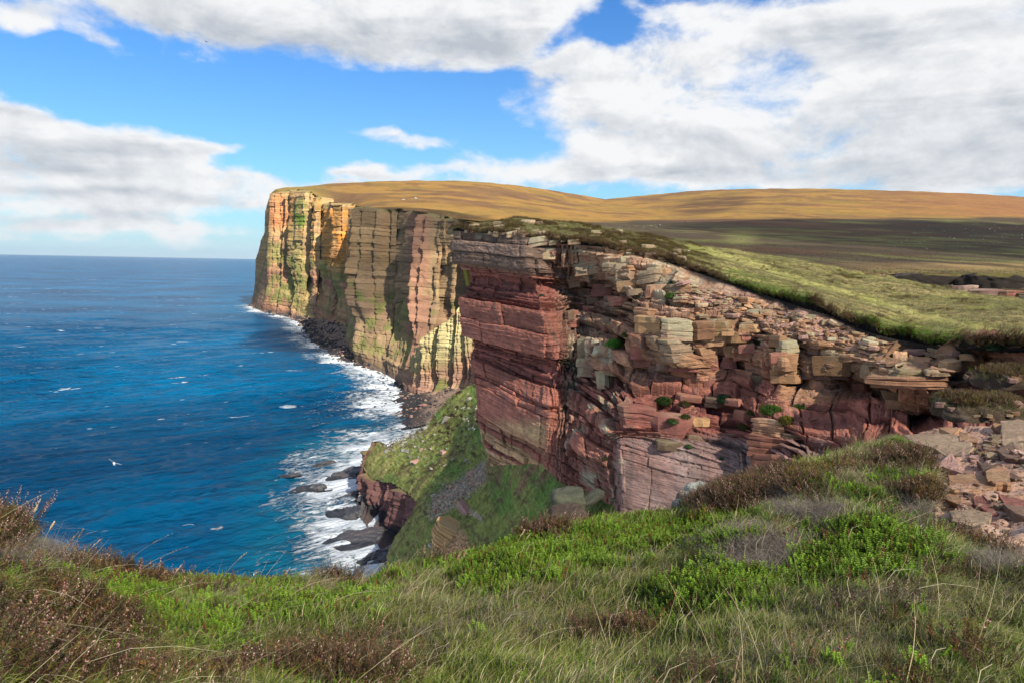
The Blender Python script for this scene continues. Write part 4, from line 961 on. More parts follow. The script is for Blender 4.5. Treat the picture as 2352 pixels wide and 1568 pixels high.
fmask = math_node(nt, 'MULTIPLY', maprange(nt, fm, 0.46, 1.0), maprange(nt, af.outputs['Fac'], 0.03, 0.2))
wc = noise(nt, mp2.outputs[0], 0.055, 3, 0.75, 0.0); wc2 = noise(nt, tcn.outputs['Object'], 0.004, 2, 0.5)
wcm = math_node(nt, 'MULTIPLY', maprange(nt, wc.outputs[0], 0.65, 0.69), maprange(nt, wc2.outputs[0], 0.42, 0.6))
fmask = math_node(nt, 'MAXIMUM', fmask, math_node(nt, 'MULTIPLY', wcm, 0.9))
big = noise(nt, tcn.outputs['Object'], 0.0035, 4, 0.55)
deep = mixrgb(nt, maprange(nt, big.outputs[0], 0.3, 0.7), (0.000, 0.040, 0.105), (0.000, 0.100, 0.225))
deep = mixrgb(nt, math_node(nt, 'MULTIPLY', ash.outputs['Fac'], 0.9, clamp=True), deep, (0.01, 0.20, 0.28))
nt.links.new(mixrgb(nt, fmask, deep, (0.68, 0.72, 0.75)), b.inputs['Base Color'])
rr_ = maprange(nt, fmask, 0, 1, 0.24, 0.9); nt.links.new(rr_, b.inputs['Roughness'])
b.inputs['IOR'].default_value = 1.33
nt.links.new(maprange(nt, fmask, 0, 1, 0.07, 0.1), b.inputs['Specular IOR Level'])
w1 = noise(nt, wv, 0.16, 9, 0.62, 0.3)
bn = nt.nodes.new('ShaderNodeBump'); bn.inputs['Strength'].default_value = 1.0; bn.inputs['Distance'].default_value = 6.5
w0 = noise(nt, wv, 0.030, 4, 0.6, 0.3)
hh = math_node(nt, 'ADD', math_node(nt, 'ADD', w1.outputs[0], math_node(nt, 'MULTIPLY', w0.outputs[0], 2.2)), math_node(nt, 'MULTIPLY', fmask, 0.25)); nt.links.new(hh, bn.inputs['Height']); nt.links.new(bn.outputs[0], b.inputs['Normal'])
sea = tag(link('sea', mk_mesh('sea', SV, grid_faces(*X.shape), None, True, dict(foam=foam, shallow=np.clip(shal, 0, 1))), None, M_sea), 'deep blue wind ruffled sea with white surf along the rocks', 'sea', kind='structure')

# ------------------------------------------------------------------ skerries and loose boulders by the water
def rock_slab(name, u, v, wpx, hgt, yaw, tilt, label, asp=0.5, group=None, cat='rock', colour='dark', z=0.0):
    """a ledge of dipping beds: long slabby back slope down to the sea, broken scarp on the other side"""
    D = float(sea_depth(u, v, z)); p = P(u, v, D); w = wpx / F * D; sd = int(abs(u * 7 + v)) % 997
    a = np.linspace(-.62, .62, 64)[:, None]; b_ = np.linspace(-.62, .62, 48)[None]
    a, b_ = a + 0 * b_, b_ + 0 * a
    rad = np.hypot(a, b_) * (1 + .35 * fbm2(np.arctan2(b_, a) * 1.1 + sd, np.hypot(a, b_) * 1.5, 3, sd))
    edge = sstep(rad, .56, .40)
    ramp = np.clip(.20 + .95 * (a * math.cos(1.2 * tilt) + .35 * b_) + .25 * fbm2(a * 2 + sd, b_ * 2, 3, sd + 1), .06, 1)
    lay = np.floor(ramp * 6 + .8 * fbm2(a * 3, b_ * 3 + sd, 2, sd + 2)) / 6
    h = hgt * (edge * (.45 * ramp + .55 * lay) + .10 * edge * fbm2(a * 9 + sd, b_ * 9, 3, sd + 3)) - .30 * hgt * (1 - edge)
    V = np.stack([a * w * 1.15, b_ * w * asp * 1.25, h], -1)
    c = np.broadcast_to(np.array((.050, .048, .052)), V.shape).copy(); k = fbm2(a * 3 + b_ * 9, b_ * 3 + sd, 4, sd + 5)
    c = mixc(c, (.095, .075, .07), sstep(k, .05, .4)); c = mixc(c, (.02, .021, .024), sstep(-h, -.14 * hgt, .0))
    o = link(name, mk_mesh(name, V, grid_faces(64, 48), np.clip(c, .005, .8)), None, M_wet); o.location = p; o.rotation_euler = (0, 0, yaw)
    return tag(o, label, cat, group)


rock_slab('skerry', 798, 1092, 105, 7.5, 0.5, 0.22, 'largest dark wave washed rock, sloping out from the foot of the spur', .5)
rock_slab('skerry', 745, 1064, 46, 3.0, 0.6, 0.1, 'small dark rock in white surf, furthest along the spur foot', .4)
rock_slab('skerry', 716, 1118, 66, 3.6, 0.2, 0.1, 'low dark rock standing alone in the surf, away from the spur', .45)
rock_slab('skerry', 790, 1178, 84, 6.5, -0.5, -0.10, 'dark jagged rock with a knobbly crest, ringed by foam', .5)
rock_slab('skerry', 815, 1238, 150, 5.0, 0.5, 0.16, 'broad dark rock shelf slanting into foam below the red rock face', .55)
rock_slab('skerry', 815, 1142, 76, 4.5, 0.5, 0.15, 'dark rock against the foot of the red rock face, between two larger ones', .5)
rock_slab('skerry', 868, 1282, 84, 4.5, 0.7, 0.12, 'dark wet rock lowest in view, close above the grass edge', .6)
rock_slab('skerry', 667, 1090, 34, 1.4, 0.4, 0.0, 'barely awash dark rock beside a breaking wave crest', .5)
rock_slab('skerry', 690, 1155, 26, 1.0, 0.4, 0.0, 'tiny awash rock among foam streaks, seaward of the others', .5)

hullsB = []
for cn, k_ in (('grey', 8), ('buff', 4), ('pink', 4), ('dark', 4)):
    hullsB.append([m_ for m_ in stone_variants('boulder', cn, k_, 0.35 if cn == 'grey' else 0.0, 'hull')])
Bgrey, Bbuff, Bpink, Bdark = hullsB
# individually visible boulders on the spur
nbld = 0
def spur_boulder(u, v, px, me, label, group=None, asp=(1, .8, .6)):
    h = cast(bvh_spur, u, v)
    if h[0] is None: return None
    d = (np.array(h[0]) - EYE) @ fwd; w = px / F * d
    o = put_stone(me, np.array(h[0]) + np.array([0, 0, w * .02]), (w * asp[0] * 1.05, w * asp[1] * 1.05, w * asp[2] * 1.1), rng.uniform(0, 6.28), (rng.normal(0, .3), rng.normal(0, .3)), None, 'boulder')
    return tag(o, label, 'boulder', group)
for (u, v, px, me, lab) in (
    (1024, 966, 30, Bgrey[0], 'large grey boulder high on the grassy spur'), (934, 1036, 17, Bgrey[1], 'pale rounded boulder on the upper left of the grassy spur'),
    (956, 1060, 24, Bpink[0], 'brown slab shaped boulder near the middle of the grassy spur'), (1018, 1040, 28, Bpink[1], 'pinkish flat boulder in the grass right of the brown slab'),
    (969, 1032, 14, Bbuff[1], 'orange lichened boulder beside dark heather on the spur'), (1070, 1058, 20, Bgrey[3], 'pale boulder under the cliff foot above the scree'),
    (1115, 950, 18, Bgrey[4], 'whitish boulder at the top right of the spur beside the cliff'), (994, 1138, 13, Bgrey[5], 'lone small boulder left of the scree tongue'), (990, 1254, 18, Bgrey[6], 'grey boulder low on the slope beside the yellow outcrop')):
    spur_boulder(u, v, px, me, lab)
cnt = 0; LB = 'small pale boulder lying in the grass of the spur'
while cnt < 150:
    k = rng.uniform()
    if k < 0.5: u, v = rng.normal(955, 38), rng.normal(1030, 30)
    elif k < 0.75: u, v = rng.normal(1090, 25), rng.normal(960, 45)
    else: u, v = rng.uniform(880, 1140), rng.uniform(900, 1130)
    if not in_poly(np.array([u]), np.array([v]), SPUR)[0] or (u < 870 and v > 1040): continue
    if spur_boulder(u, v, 3.2 + rng.exponential(2.4), Bgrey[int(rng.integers(8))], LB, 'pale boulders strewn over the grassy spur'): cnt += 1


def stones_stuff(name, pts, sizes, meshes, mat, label, cat, z_off=0.1, flat=(.3, .8)):
    """many tiny stones joined into one mesh"""
    VV_, FF_, CC_ = [], [], []; off = 0
    raw = []
    for me in meshes:
        n = len(me.vertices); co = np.empty(n * 3, np.float32); me.vertices.foreach_get('co', co); co = co.reshape(-1, 3)
        me.calc_loop_triangles(); tr = np.empty(len(me.loop_triangles) * 3, np.int32); me.loop_triangles.foreach_get('vertices', tr)
        cc = np.empty(n * 4, np.float32); me.attributes['Col'].data.foreach_get('color', cc)
        raw.append((co, tr.reshape(-1, 3), cc.reshape(-1, 4)[:, :3]))
    for p, s in zip(pts, sizes):
        co, tr, cc = raw[int(rng.integers(len(raw)))]
        a = rng.uniform(0, 6.28); ca, sa = math.cos(a), math.sin(a)
        q = co * np.array([1, rng.uniform(.6, 1), rng.uniform(*flat)]) * s
        q = q @ np.array(Matrix.Rotation(rng.normal(0, .16), 3, 'X')).T @ np.array(Matrix.Rotation(rng.normal(0, .16), 3, 'Y')).T
        q = np.stack([q[:, 0] * ca - q[:, 1] * sa, q[:, 0] * sa + q[:, 1] * ca, q[:, 2]], 1)
        VV_.append(q + p + np.array([0, 0, s * z_off])); FF_.append(tr + off); CC_.append(cc * rng.uniform(.7, 1.25)); off += len(co)
    o = link(name, mk_mesh(name, np.concatenate(VV_), np.concatenate(FF_), np.clip(np.concatenate(CC_), .01, .8)), None, mat)
    return tag(o, label, cat, kind='stuff')



o_ = stones_stuff('loose_flags', [q_[0] for q_ in ramp_spots], [q_[1] for q_ in ramp_spots], ST['pink'] + ST['tan'] + ST['buff'][:3] + ST['lich'][:2], M_stone, None, None, 0.10, (.14, .34))
o_.parent = cliff
pts, szs = [], []
for i in range(900):
    t = rng.uniform(); u = 985 + 125 * t + rng.normal(0, 5); v = 1176 - 92 * t + rng.normal(0, 11 + 5 * (1 - abs(t - .5)))
    h = cast(bvh_spur, u, v)
    if h[0] is None: continue
    d = (np.array(h[0]) - EYE) @ fwd; pts.append(np.array(h[0])); szs.append((3.0 + rng.exponential(2.2)) / F * d)
stones_stuff('scree', pts, szs, Bgrey[:4] + Bpink[:2] + Bbuff[:2], M_stone, 'tongue of grey scree stones below the cliff foot', 'scree')
pts, szs = [], []
for i in range(260):
    u = rng.uniform(880, 985); v = np.interp(u, [880, 985], [1020, 968]) + abs(rng.normal(0, 14)) + 2
    h = cast(bvh_spur, u, v)
    if h[0] is None: continue
    d = (np.array(h[0]) - EYE) @ fwd; pts.append(np.array(h[0])); szs.append((2.5 + rng.exponential(1.6)) / F * d)
stones_stuff('rubble', pts, szs, Bgrey[:4], M_stone, 'band of pale rubble along the crest of the grassy spur', 'rubble')
pts, szs = [], []
for i in range(5200):
    k = rng.integers(0, nb_c); r_ = int(rng.beta(1.1, 1.6) * (nb_r - 1)); p = BV[k, r_]
    pts.append(p + rng.normal(0, 1.0, 3) * np.array([1, 1, 0])); szs.append((0.9 + rng.exponential(1.0)) * (0.7 + np.hypot(*p[:2]) / 1500))
stones_stuff('boulder_field', pts, szs, Bdark + Bpink[:2] + Bbuff[:1], M_stone, 'countless dark boulders of the beach under the cliffs', 'boulders')
pts, szs = [], []
for i in range(330):
    k = rng.integers(0, nb_c); p = BV[k, 3]; q = p - np.array([nx[k], ny[k], 0]) * abs(rng.normal(0, 16)); q[2] = rng.uniform(-.2, .3)
    pts.append(q); szs.append(rng.uniform(1.0, 3.2))
stones_stuff('surf_stones', pts, szs, Bdark, M_wet, 'dark stones awash in the surf off the beach', 'stones')

# ------------------------------------------------------------------ foreground ground
FG = np.array([  # u, v and distance of the brow beyond which the ground falls away
 (-900, 1010, 4.0), (-300, 1100, 4.2), (0, 1178, 4.4), (60, 1235, 4.5), (120, 1258, 4.6), (200, 1288, 4.8), (300, 1318, 5.0), (400, 1336, 5.2), (600, 1342, 5.4), (830, 1330, 5.6), (960, 1295, 5.8), (1100, 1272, 6.0), (1250, 1236, 6.4), (1350, 1212, 6.8), (1460, 1198, 7.2), (1560, 1180, 7.6),
 (1650, 1140, 8.0), (1750, 1098, 8.6), (1850, 1066, 9.2), (1950, 1030, 10), (2040, 1016, 10.8), (2070, 1000, 13), (2100, 985, 15.5), (2160, 968, 16.5), (2250, 962, 16.5), (2352, 960, 16), (2600, 960, 15), (3300, 1000, 13)], float)
fu = np.concatenate([np.linspace(-900, -60, 40, endpoint=False), np.linspace(-60, 2420, 560), np.linspace(2430, 3300, 40)])
fv, fd = np.interp(fu, FG[:, 0], FG[:, 1]), np.interp(fu, FG[:, 0], FG[:, 2])
ker_ = np.ones(7) / 7
fv = np.convolve(np.pad(fv, 3, 'edge'), ker_, 'valid'); fd = np.convolve(np.pad(fd, 3, 'edge'), ker_, 'valid')
CR = P(fu, fv, fd)
zc_ = CR[:, 2] - CAMZ; hx, hy = CR[:, 0], CR[:, 1]; hr = np.hypot(hx, hy); faz = np.arctan2(hx, hy)
# the ground goes on round both sides of the standpoint; on the right it is land, not brow
al_, ar_ = np.linspace(-2.4, faz[0] - .03, 30), np.linspace(faz[-1] + .03, 2.6, 40)
zc_ = np.concatenate([np.linspace(-1.2, zc_[0], 30), zc_, np.linspace(zc_[-1], -1.6, 40)]); hr = np.concatenate([np.full(30, hr[0]), hr, np.full(40, hr[-1])]); faz = np.concatenate([al_, faz, ar_]); ux, uy = np.sin(faz), np.cos(faz)
landw = sstep(faz, .66, .74)
NRF = 190
q = np.linspace(0, 1, NRF) ** 1.25
r0 = 0.35
R = r0 + (hr[:, None] - r0) * q[None]
ZN = -0.80
ZF = ZN + (zc_[:, None] - ZN) * ((R - r0) / (hr[:, None] - r0)) ** 0.98
GX, GY = ux[:, None] * R, uy[:, None] * R
hum = fbm2(GX / 0.9, GY / 0.9, 3, 1201); hum2 = fbm2(GX / 0.28, GY / 0.28, 3, 1205)
# path shelf on the right: bare rock, stepped
ug, vg, dg = proj(np.stack([GX, GY, ZF + CAMZ], -1))
ROCK = [(2056, 996), (2108, 1052), (2140, 1098), (2146, 1140), (2128, 1196), (2180, 1226), (2236, 1246), (2300, 1272), (2420, 1312), (2640, 1370), (2760, 1180), (2700, 900), (2040, 900)]
uw = ug + 9 * fbm2(GX / .7, GY / .7, 3, 1211); vw = vg + 6 * fbm2(GX / .7, GY / .7, 3, 1213)
rockm = (in_poly(uw, vw, ROCK) & (dg > .5)).astype(float)
rk = rockm.copy()
for _ in range(4):
    rk[1:-1] = (rk[:-2] + rk[1:-1] * 2 + rk[2:]) / 4; rk[:, 1:-1] = (rk[:, :-2] + rk[:, 1:-1] * 2 + rk[:, 2:]) / 4
step = np.floor((ZF + 0.25 * fbm2(GX / 1.6, GY / 1.6, 3, 1221)) / 0.13) * 0.13
amp_ = (0.15 * hum + 0.06 * hum2) * sstep(R, 0.5, 2.0) * (0.55 + 0.45 * sstep(q, 1.0, 0.85)[None])
ZF = ZF + amp_ * (1 - rk) + rk * (0.035 * hum2 - 0.10 + 0.05 * fbm2(GX / .12, GY / .12, 2, 1225)) + rk * 0.75 * (step - ZF) * 0.6
# the brow falls away seawards
fall_r = np.array([0.15, 0.4, 0.9, 1.8, 3.5, 7.0, 12.0]); fall_z = np.array([-0.12, -0.42, -1.15, -2.9, -7.0, -17, -34])
EX = ux[:, None] * (R[:, -1:] + fall_r[None]); EY = uy[:, None] * (R[:, -1:] + fall_r[None]); EZ = ZF[:, -1:] + lerp(fall_z[None], -.02 * fall_r[None] ** 1.2, landw[:, None])
EX = EX + ux[:, None] * landw[:, None] * fall_r[None] * 2; EY = EY + uy[:, None] * landw[:, None] * fall_r[None] * 2
GXa, GYa, GZa = np.concatenate([GX, EX], 1), np.concatenate([GY, EY], 1), np.concatenate([ZF, EZ], 1)
GG = np.stack([GXa, GYa, GZa + CAMZ], -1)
GGv = GG[:, :NRF]
ug, vg, dg = proj(GGv)
so1 = np.array([0.055, 0.048, 0.022]); so2 = np.array([0.085, 0.10, 0.022]); so3 = np.array([0.10, 0.075, 0.045])
c = np.broadcast_to(so1, GGv.shape).copy(); c = mixc(c, so2, sstep(hum2 + hum, -.2, .3)); c = mixc(c, so3, sstep(fbm2(GX / .35, GY / .35, 3, 1231), .1, .5) * .6)
bare = np.maximum.reduce([(1 - sstep(np.hypot((ug - 1730) / 2.2, vg - 1282), 18, 36)), (1 - sstep(np.hypot((ug - 1862) / 1.6, vg - 1180), 20, 38)), (1 - sstep(np.hypot((ug - 1790) / .8, vg - 1140), 16, 28)), (1 - sstep(np.hypot((ug - 2120) / 1.6, vg - 1200), 16, 30))])
c = mixc(c, np.array([0.165, 0.135, 0.115]), bare * .85)
pk = np.array([0.42, 0.26, 0.185]); pk2 = np.array([0.52, 0.37, 0.29]); pk3 = np.array([0.33, 0.185, 0.115])
rn = fbm2(GX / 1.1 - GY / 4, GY / .55, 4, 1241); rn2 = fbm2(GX / .3, GY / .18, 3, 1245)
rc = np.broadcast_to(pk, GGv.shape).copy(); rc = mixc(rc, pk2, sstep(rn, .1, .5) * .8); rc = mixc(rc, pk3, sstep(-rn + .4 * rn2, .05, .5) * .8); rc = mixc(rc, np.array([.30, .17, .15]), sstep(rn2, .2, .6) * .6)
rimk = sstep(rk, 0.05, 0.5) * (1 - sstep(rk, 0.75, 1.0)); rc = mixc(rc, np.array([.17, .135, .11]), rimk * .8)
c = mixc(c, rc, sstep(rk, .25, .75))
c = np.concatenate([c, np.repeat(c[:, -1:] * .8, len(fall_r), 1)], 1)
ground = tag(link('ground', mk_mesh('ground', GG, grid_faces(GG.shape[0], GG.shape[1]), np.clip(c, .008, .8), smooth=True), None, M_soil), 'grassy cliff edge ground with bare pink rock to the right', 'ground', kind='structure')
bvh_ground = bvh_of_grid(GG, 1)

# ------------------------------------------------------------------ rock shelf: slabs and rubble on the right
def zx_(zx, zy): return 1999 + zx * .2625, 882 + zy * .2625


def slab_from_outline(name, pts, thick, label, colour, cat='slab', lich_=0.2, lift=0.06, layers=2, dip=None):
    thick *= 0.45; lift *= 0.22
    uv = [zx_(*p) for p in pts]
    hit = [cast(bvh_ground, u, v) for u, v in uv]; W_ = [np.array(h[0]) for h in hit if h[0] is not None]
    if len(W_) < 3: return None
    W_ = np.array(W_); dW = (W_ - EYE) @ fwd; W_ = W_[dW < 1.22 * np.median(dW)]; cen = W_.mean(0)
    # best plane, so the slab lies flat
    A_ = np.c_[W_[:, :2] - cen[:2], np.ones(len(W_))]; pl = np.linalg.lstsq(A_, W_[:, 2] - cen[2], rcond=None)[0]
    dense = []
    for i in range(len(W_)):
        a, b_ = W_[i], W_[(i + 1) % len(W_)]
        for t in np.linspace(0, 1, 4, endpoint=False): dense.append(a + (b_ - a) * t)
    D_ = np.array(dense); n = len(D_)
    rel = D_[:, :2] - cen[:2]; rel = rel * 1.13 * (1 + rng.uniform(-.06, .05, n))[:, None]
    zt = rel @ pl[:2] * 0.8
    lv = []
    prof = [(-thick * .9, .92), (-thick * .55, 1.0), (-thick * .32, .965), (-thick * .28, 1.0), (thick * .10, 1.01), (thick * .2, .975)]
    for (zq, s) in prof:
        lv.append(np.c_[rel * s * (1 + rng.uniform(-.012, .012, n))[:, None], zt + zq + (rng.uniform(-.008, .008, n) if zq < thick * .15 else 0)])
    for q_ in (.8, .6, .4, .2, .01):
        lv.append(np.c_[rel * q_, zt * q_ + thick * .2 + .010 * fbm2(rel[:, 0] * q_ * 3 + cen[0], rel[:, 1] * q_ * 3, 3, 7)])
    V = np.array(lv); R_, n_ = V.shape[:2]; i = np.arange(R_ * n_).reshape(R_, n_); nx_ = np.roll(i, -1, 1)
    fc = np.stack([i[:-1], nx_[:-1], nx_[1:], i[1:]], -1).reshape(-1, 4); V = V.reshape(-1, 3)
    cc = np.broadcast_to(np.array(STONE_COLS[colour]), V.shape) * (1 + .3 * fbm3(V + cen, 1.3, 3, 5))[:, None]
    cc = mixc(cc, STONE_COLS['lich'], sstep(fbm3(V + cen, 2.2, 3, 9), .0, .4) * lich_)
    me = mk_mesh(name, V, fc, np.clip(cc, .01, .8)); o = link(name, me, None, M_stone); o.location = cen + np.array([0, 0, lift])
    return tag(o, label, cat)


slab_from_outline('rock_slab', [(320, 360), (480, 330), (560, 420), (700, 480), (860, 535), (858, 590), (740, 670), (560, 585), (400, 560), (315, 510)], .26, 'biggest pale flat slab lying on the rock shelf', 'buff', lift=.20)
slab_from_outline('rock_slab', [(430, 630), (700, 640), (810, 805), (560, 800), (490, 740)], .20, 'tawny brown slab just below the biggest flat slab', 'pink', lift=.10)
slab_from_outline('rock_slab', [(490, 345), (600, 340), (780, 432), (720, 468), (600, 440), (500, 395)], .20, 'thick tan slab resting on the upper edge of the biggest slab', 'tan', lift=.42)
slab_from_outline('rock_slab', [(785, 460), (930, 490), (930, 520), (785, 515)], .14, 'narrow orange brick shaped stone right of the biggest slab', 'tan', lift=.16)
slab_from_outline('rock_slab', [(135, 320), (300, 298), (372, 318), (330, 385), (180, 398), (140, 370)], .30, 'pale blue grey lichened block at the brink of the gully', 'grey', lift=.22, lich_=.8)
slab_from_outline('rock_slab', [(185, 430), (250, 385), (320, 390), (318, 455), (210, 470)], .18, 'small lichened block with grass on it, under the blue grey block', 'lich', lift=.12)
slab_from_outline('rock_slab', [(150, 500), (260, 490), (430, 600), (430, 640), (330, 630), (170, 560)], .12, 'bright pink flagstone beside the heather hummock', 'pink', lift=.07)
slab_from_outline('rock_slab', [(700, 850), (860, 825), (1010, 850), (1105, 920), (880, 950), (720, 900)], .14, 'low olive tan slab in the middle of the rubble', 'tan', lift=.08)
slab_from_outline('rock_slab', [(1010, 830), (1110, 800), (1200, 830), (1215, 910), (1090, 925), (1020, 870)], .30, 'chunky orange brown block standing among rubble', 'tan', lift=.22)
slab_from_outline('rock_slab', [(950, 735), (1100, 750), (1310, 830), (1240, 840), (1000, 790)], .16, 'long brown ledge stone behind the chunky orange block', 'brown', lift=.12)
slab_from_outline('rock_slab', [(1150, 420), (1290, 385), (1500, 400), (1500, 700), (1330, 640), (1170, 540)], .34, 'big tan slab at the right border of the rock shelf', 'buff', lift=.24)
slab_from_outline('rock_slab', [(1120, 600), (1240, 560), (1330, 660), (1180, 670)], .22, 'dark brown broken block under the big right hand slab', 'brown', lift=.14)
slab_from_outline('rock_slab', [(720, 1150), (900, 1140), (1035, 1200), (1010, 1260), (730, 1265)], .16, 'tan stone with dark bedding lines nearest to the grass', 'buff', lift=.10)
slab_from_outline('rock_slab', [(910, 1020), (980, 1010), (1110, 1120), (1060, 1135), (920, 1080)], .09, 'mauve flagstone in the pink rubble', 'red', lift=.05)
slab_from_outline('rock_slab', [(1170, 1105), (1500, 1160), (1500, 1240), (1270, 1200)], .20, 'grey purple slab at the right border below the rubble', 'brown', lift=.12)
slab_from_outline('rock_slab', [(1130, 1000), (1330, 1040), (1400, 1100), (1200, 1090)], .12, 'flat mauve slab above the grey purple one', 'red', lift=.07)
slab_from_outline('rock_slab', [(640, 985), (780, 1000), (790, 1050), (680, 1040)], .08, 'thin orange flag sunk in pink sand', 'tan', lift=.05)
slab_from_outline('rock_slab', [(870, 640), (940, 640), (945, 680), (880, 690)], .10, 'rounded pink stone below the narrow orange brick', 'pink', lift=.08)
for i in range(150):
    k = rng.uniform()
    if k < .5: a, b_ = rng.normal(1010, 120), rng.normal(590, 75)
    elif k < .8: a, b_ = rng.uniform(600, 1340), rng.uniform(880, 1200)
    else: a, b_ = rng.uniform(850, 1400), rng.uniform(380, 1300)
    u, v = zx_(a, b_); h = cast(bvh_ground, u, v)
    if h[0] is None or not in_poly(np.array([u]), np.array([v]), ROCK)[0]: continue
    d = (np.array(h[0]) - EYE) @ fwd; w = (5 + rng.exponential(7.0)) / F * d; cn = ('pink', 'pink', 'tan', 'buff')[int(rng.integers(4))]
    o = put_stone(ST[cn][int(rng.integers(6))], np.array(h[0]) + np.array([0, 0, w * .12]), (w, w * rng.uniform(.5, .9), w * rng.uniform(.2, .5)), rng.uniform(0, 6.28), (rng.normal(0, .2), rng.normal(0, .2)), None, 'rubble_stone')
    tag(o, 'small broken pink sandstone fragment on the bare rock shelf', 'stone', 'broken fragments on the rock shelf')
pts, szs = [], []
for i in range(1300):
    u, v = zx_(rng.uniform(150, 1500), rng.uniform(380, 1500)); 
    if not in_poly(np.array([u]), np.array([v]), ROCK)[0]: continue
    h = cast(bvh_ground, u, v)
    if h[0] is None: continue
    d = (np.array(h[0]) - EYE) @ fwd; pts.append(np.array(h[0])); szs.append((1.2 + rng.exponential(1.4)) / F * d)
stones_stuff('gravel', pts, szs, ST['pink'][:3] + ST['tan'][:2] + ST['buff'][:2], M_stone, 'pink sandstone gravel over the rock shelf', 'gravel')

# boulders on the brink of the gully
def lone_boulder(u, v, d, w, hh, dep, me, label, yaw=0.0, tilt=(0, 0)):
    p = P(u, v, d); o = put_stone(me, p, (w / F * d, dep / F * d, hh / F * d), yaw, tilt, None, 'boulder'); return tag(o, label, 'boulder')
def big_boulder_mesh(colour, li, seed):
    bm = bmesh.new(); bmesh.ops.create_cube(bm, size=1.0); bmesh.ops.subdivide_edges(bm, edges=bm.edges[:], cuts=9, use_grid_fill=True)
    for vtx in bm.verts:
        p = np.array(vtx.co); e = 5.0; nrm_ = (np.abs(p) ** e).sum() ** (1 / e) / .5; p = p / nrm_
        p = p * (1 + 0.24 * float(fbm3(p[None], 1.7, 4, seed)[0]) + .06 * float(fbm3(p[None], 6.0, 3, seed + 9)[0]))
        p[2] += 0.03 * (int(p[2] * 6) % 2); vtx.co = p
    me = bpy.data.meshes.new('boulder'); bm.to_mesh(me); bm.free()
    def f(co):
        c_ = np.broadcast_to(np.array(STONE_COLS[colour]), co.shape) * (1 + .3 * fbm3(co, 3, 3, seed))[:, None]
        return np.clip(mixc(c_, (0.38, 0.385, 0.31), sstep(co[:, 2] + .5 * fbm3(co, 4, 3, seed + 2), -.1, .45) * li), .01, .8)
    col_attr(me, f); me.materials.append(M_stone); return me
lone_boulder(1606, 1140, 8.6, 56, 62, 60, big_boulder_mesh('grey', .9, 1), 'tall pale lichened boulder at the cliff brink with a green cushion plant beside it', .5, (.1, -.15))
lone_boulder(1582, 1156, 8.4, 52, 46, 46, big_boulder_mesh('buff', .8, 2), 'middle pale boulder leaning against the tall one on the cliff brink', .3, (0, .25))
lone_boulder(1560, 1172, 8.2, 30, 44, 34, big_boulder_mesh('grey', .6, 3), 'smallest grey boulder, lowest of the pale three on the brink', .2)
lone_boulder(1660, 1122, 8.9, 60, 22, 60, big_boulder_mesh('buff', .5, 4), 'flat pale rock top under the green cushion at the brink', .4)
lone_boulder(1306, 1150, 40.5, 72, 52, 60, big_boulder_mesh('mossy', .03, 5), 'upper green grey lichened boulder at the foot of the grey slab', .1, (0, -.1))
lone_boulder(1302, 1196, 39.0, 88, 66, 70, big_boulder_mesh('umber', .03, 6), 'lower square brown boulder at the foot of the grey slab', .15)
lone_boulder(1354, 1146, 40.5, 62, 16, 40, big_boulder_mesh('mossy', .1, 7), 'thin tilted slab leaning between the gully boulders and cliff', .4, (0, -.5))
h_ = cast(bvh_spur, 1040, 1232)
if h_[0] is not None:
    d = (np.array(h_[0]) - EYE) @ fwd; o = put_stone(hero_block(100 / F * d, 70 / F * d, 52 / F * d, 8, 'yellow'), np.array(h_[0]) + np.array([0, 30 / F * d, -12 / F * d]), (1, 1, 1), -.35, (-.12, .30), None, 'outcrop')
    tag(o, 'yellow banded sandstone outcrop breaking through the grass low on the spur', 'outcrop')
h_ = cast(bvh_spur, 1072, 1172)
if h_[0] is not None:
    d = (np.array(h_[0]) - EYE) @ fwd; o = put_stone(hero_block(52 / F * d, 26 / F * d, 16 / F * d, 2, 'pink'), np.array(h_[0]), (1, 1, 1), -.6, (-.1, .5), None, 'outcrop')
    tag(o, 'small pale rock rib cropping out right of the scree tongue', 'outcrop')
# pale stones and a post on the moor
def moor_at(u, v):
    h = cast(bvh_moor, u, v); return None if h[0] is None else np.array(h[0])
for (u, v, px, lab, asp) in ((955, 455, 10, 'large pale square boulder alone on the golden hillside', (1, .8, .75)), (1514, 518, 8, 'pale boulder at the end of a stone bank on the dark plain', (1, .8, .9)), (926, 457, 6, 'broken white stones left of the square boulder on the hill', (1.6, .6, .4)), (2012, 636, 10, 'upright white stone by the eroded hollow beyond the grass bank', (.8, .6, 1.1)), (2021, 633, 8, 'second smaller white stone by the eroded hollow', (.7, .6, .8))):
    p = moor_at(u, v + px * .4)
    if p is None: continue
    d = (p - EYE) @ fwd; w = px / F * d
    tag(put_stone(Bgrey[int(u) % 8], p + np.array([0, 0, w * .3 * asp[2]]), (w * asp[0], w * asp[1], w * asp[2]), .3, (0, 0), None, 'boulder'), lab, 'boulder')
pts, szs = [], []
for i in range(260):
    k = rng.uniform()
    u, v = (rng.normal(2200, 110), rng.normal(545, 14)) if k < .7 else ((rng.uniform(1380, 1520), 522 + rng.normal(0, 3)) if k < .85 else (rng.uniform(1020, 1100), 497 + rng.normal(0, 4)))
    p = moor_at(u, v)
    if p is None: continue
    d = (p - EYE) @ fwd; pts.append(p); szs.append((1.1 + rng.exponential(.9)) / F * d)
stones_stuff('moor_stones', pts, szs, Bgrey[:4], M_stone, 'scattered pale stones across the dark heather plain', 'stones')
pm = moor_at(1573, 512)
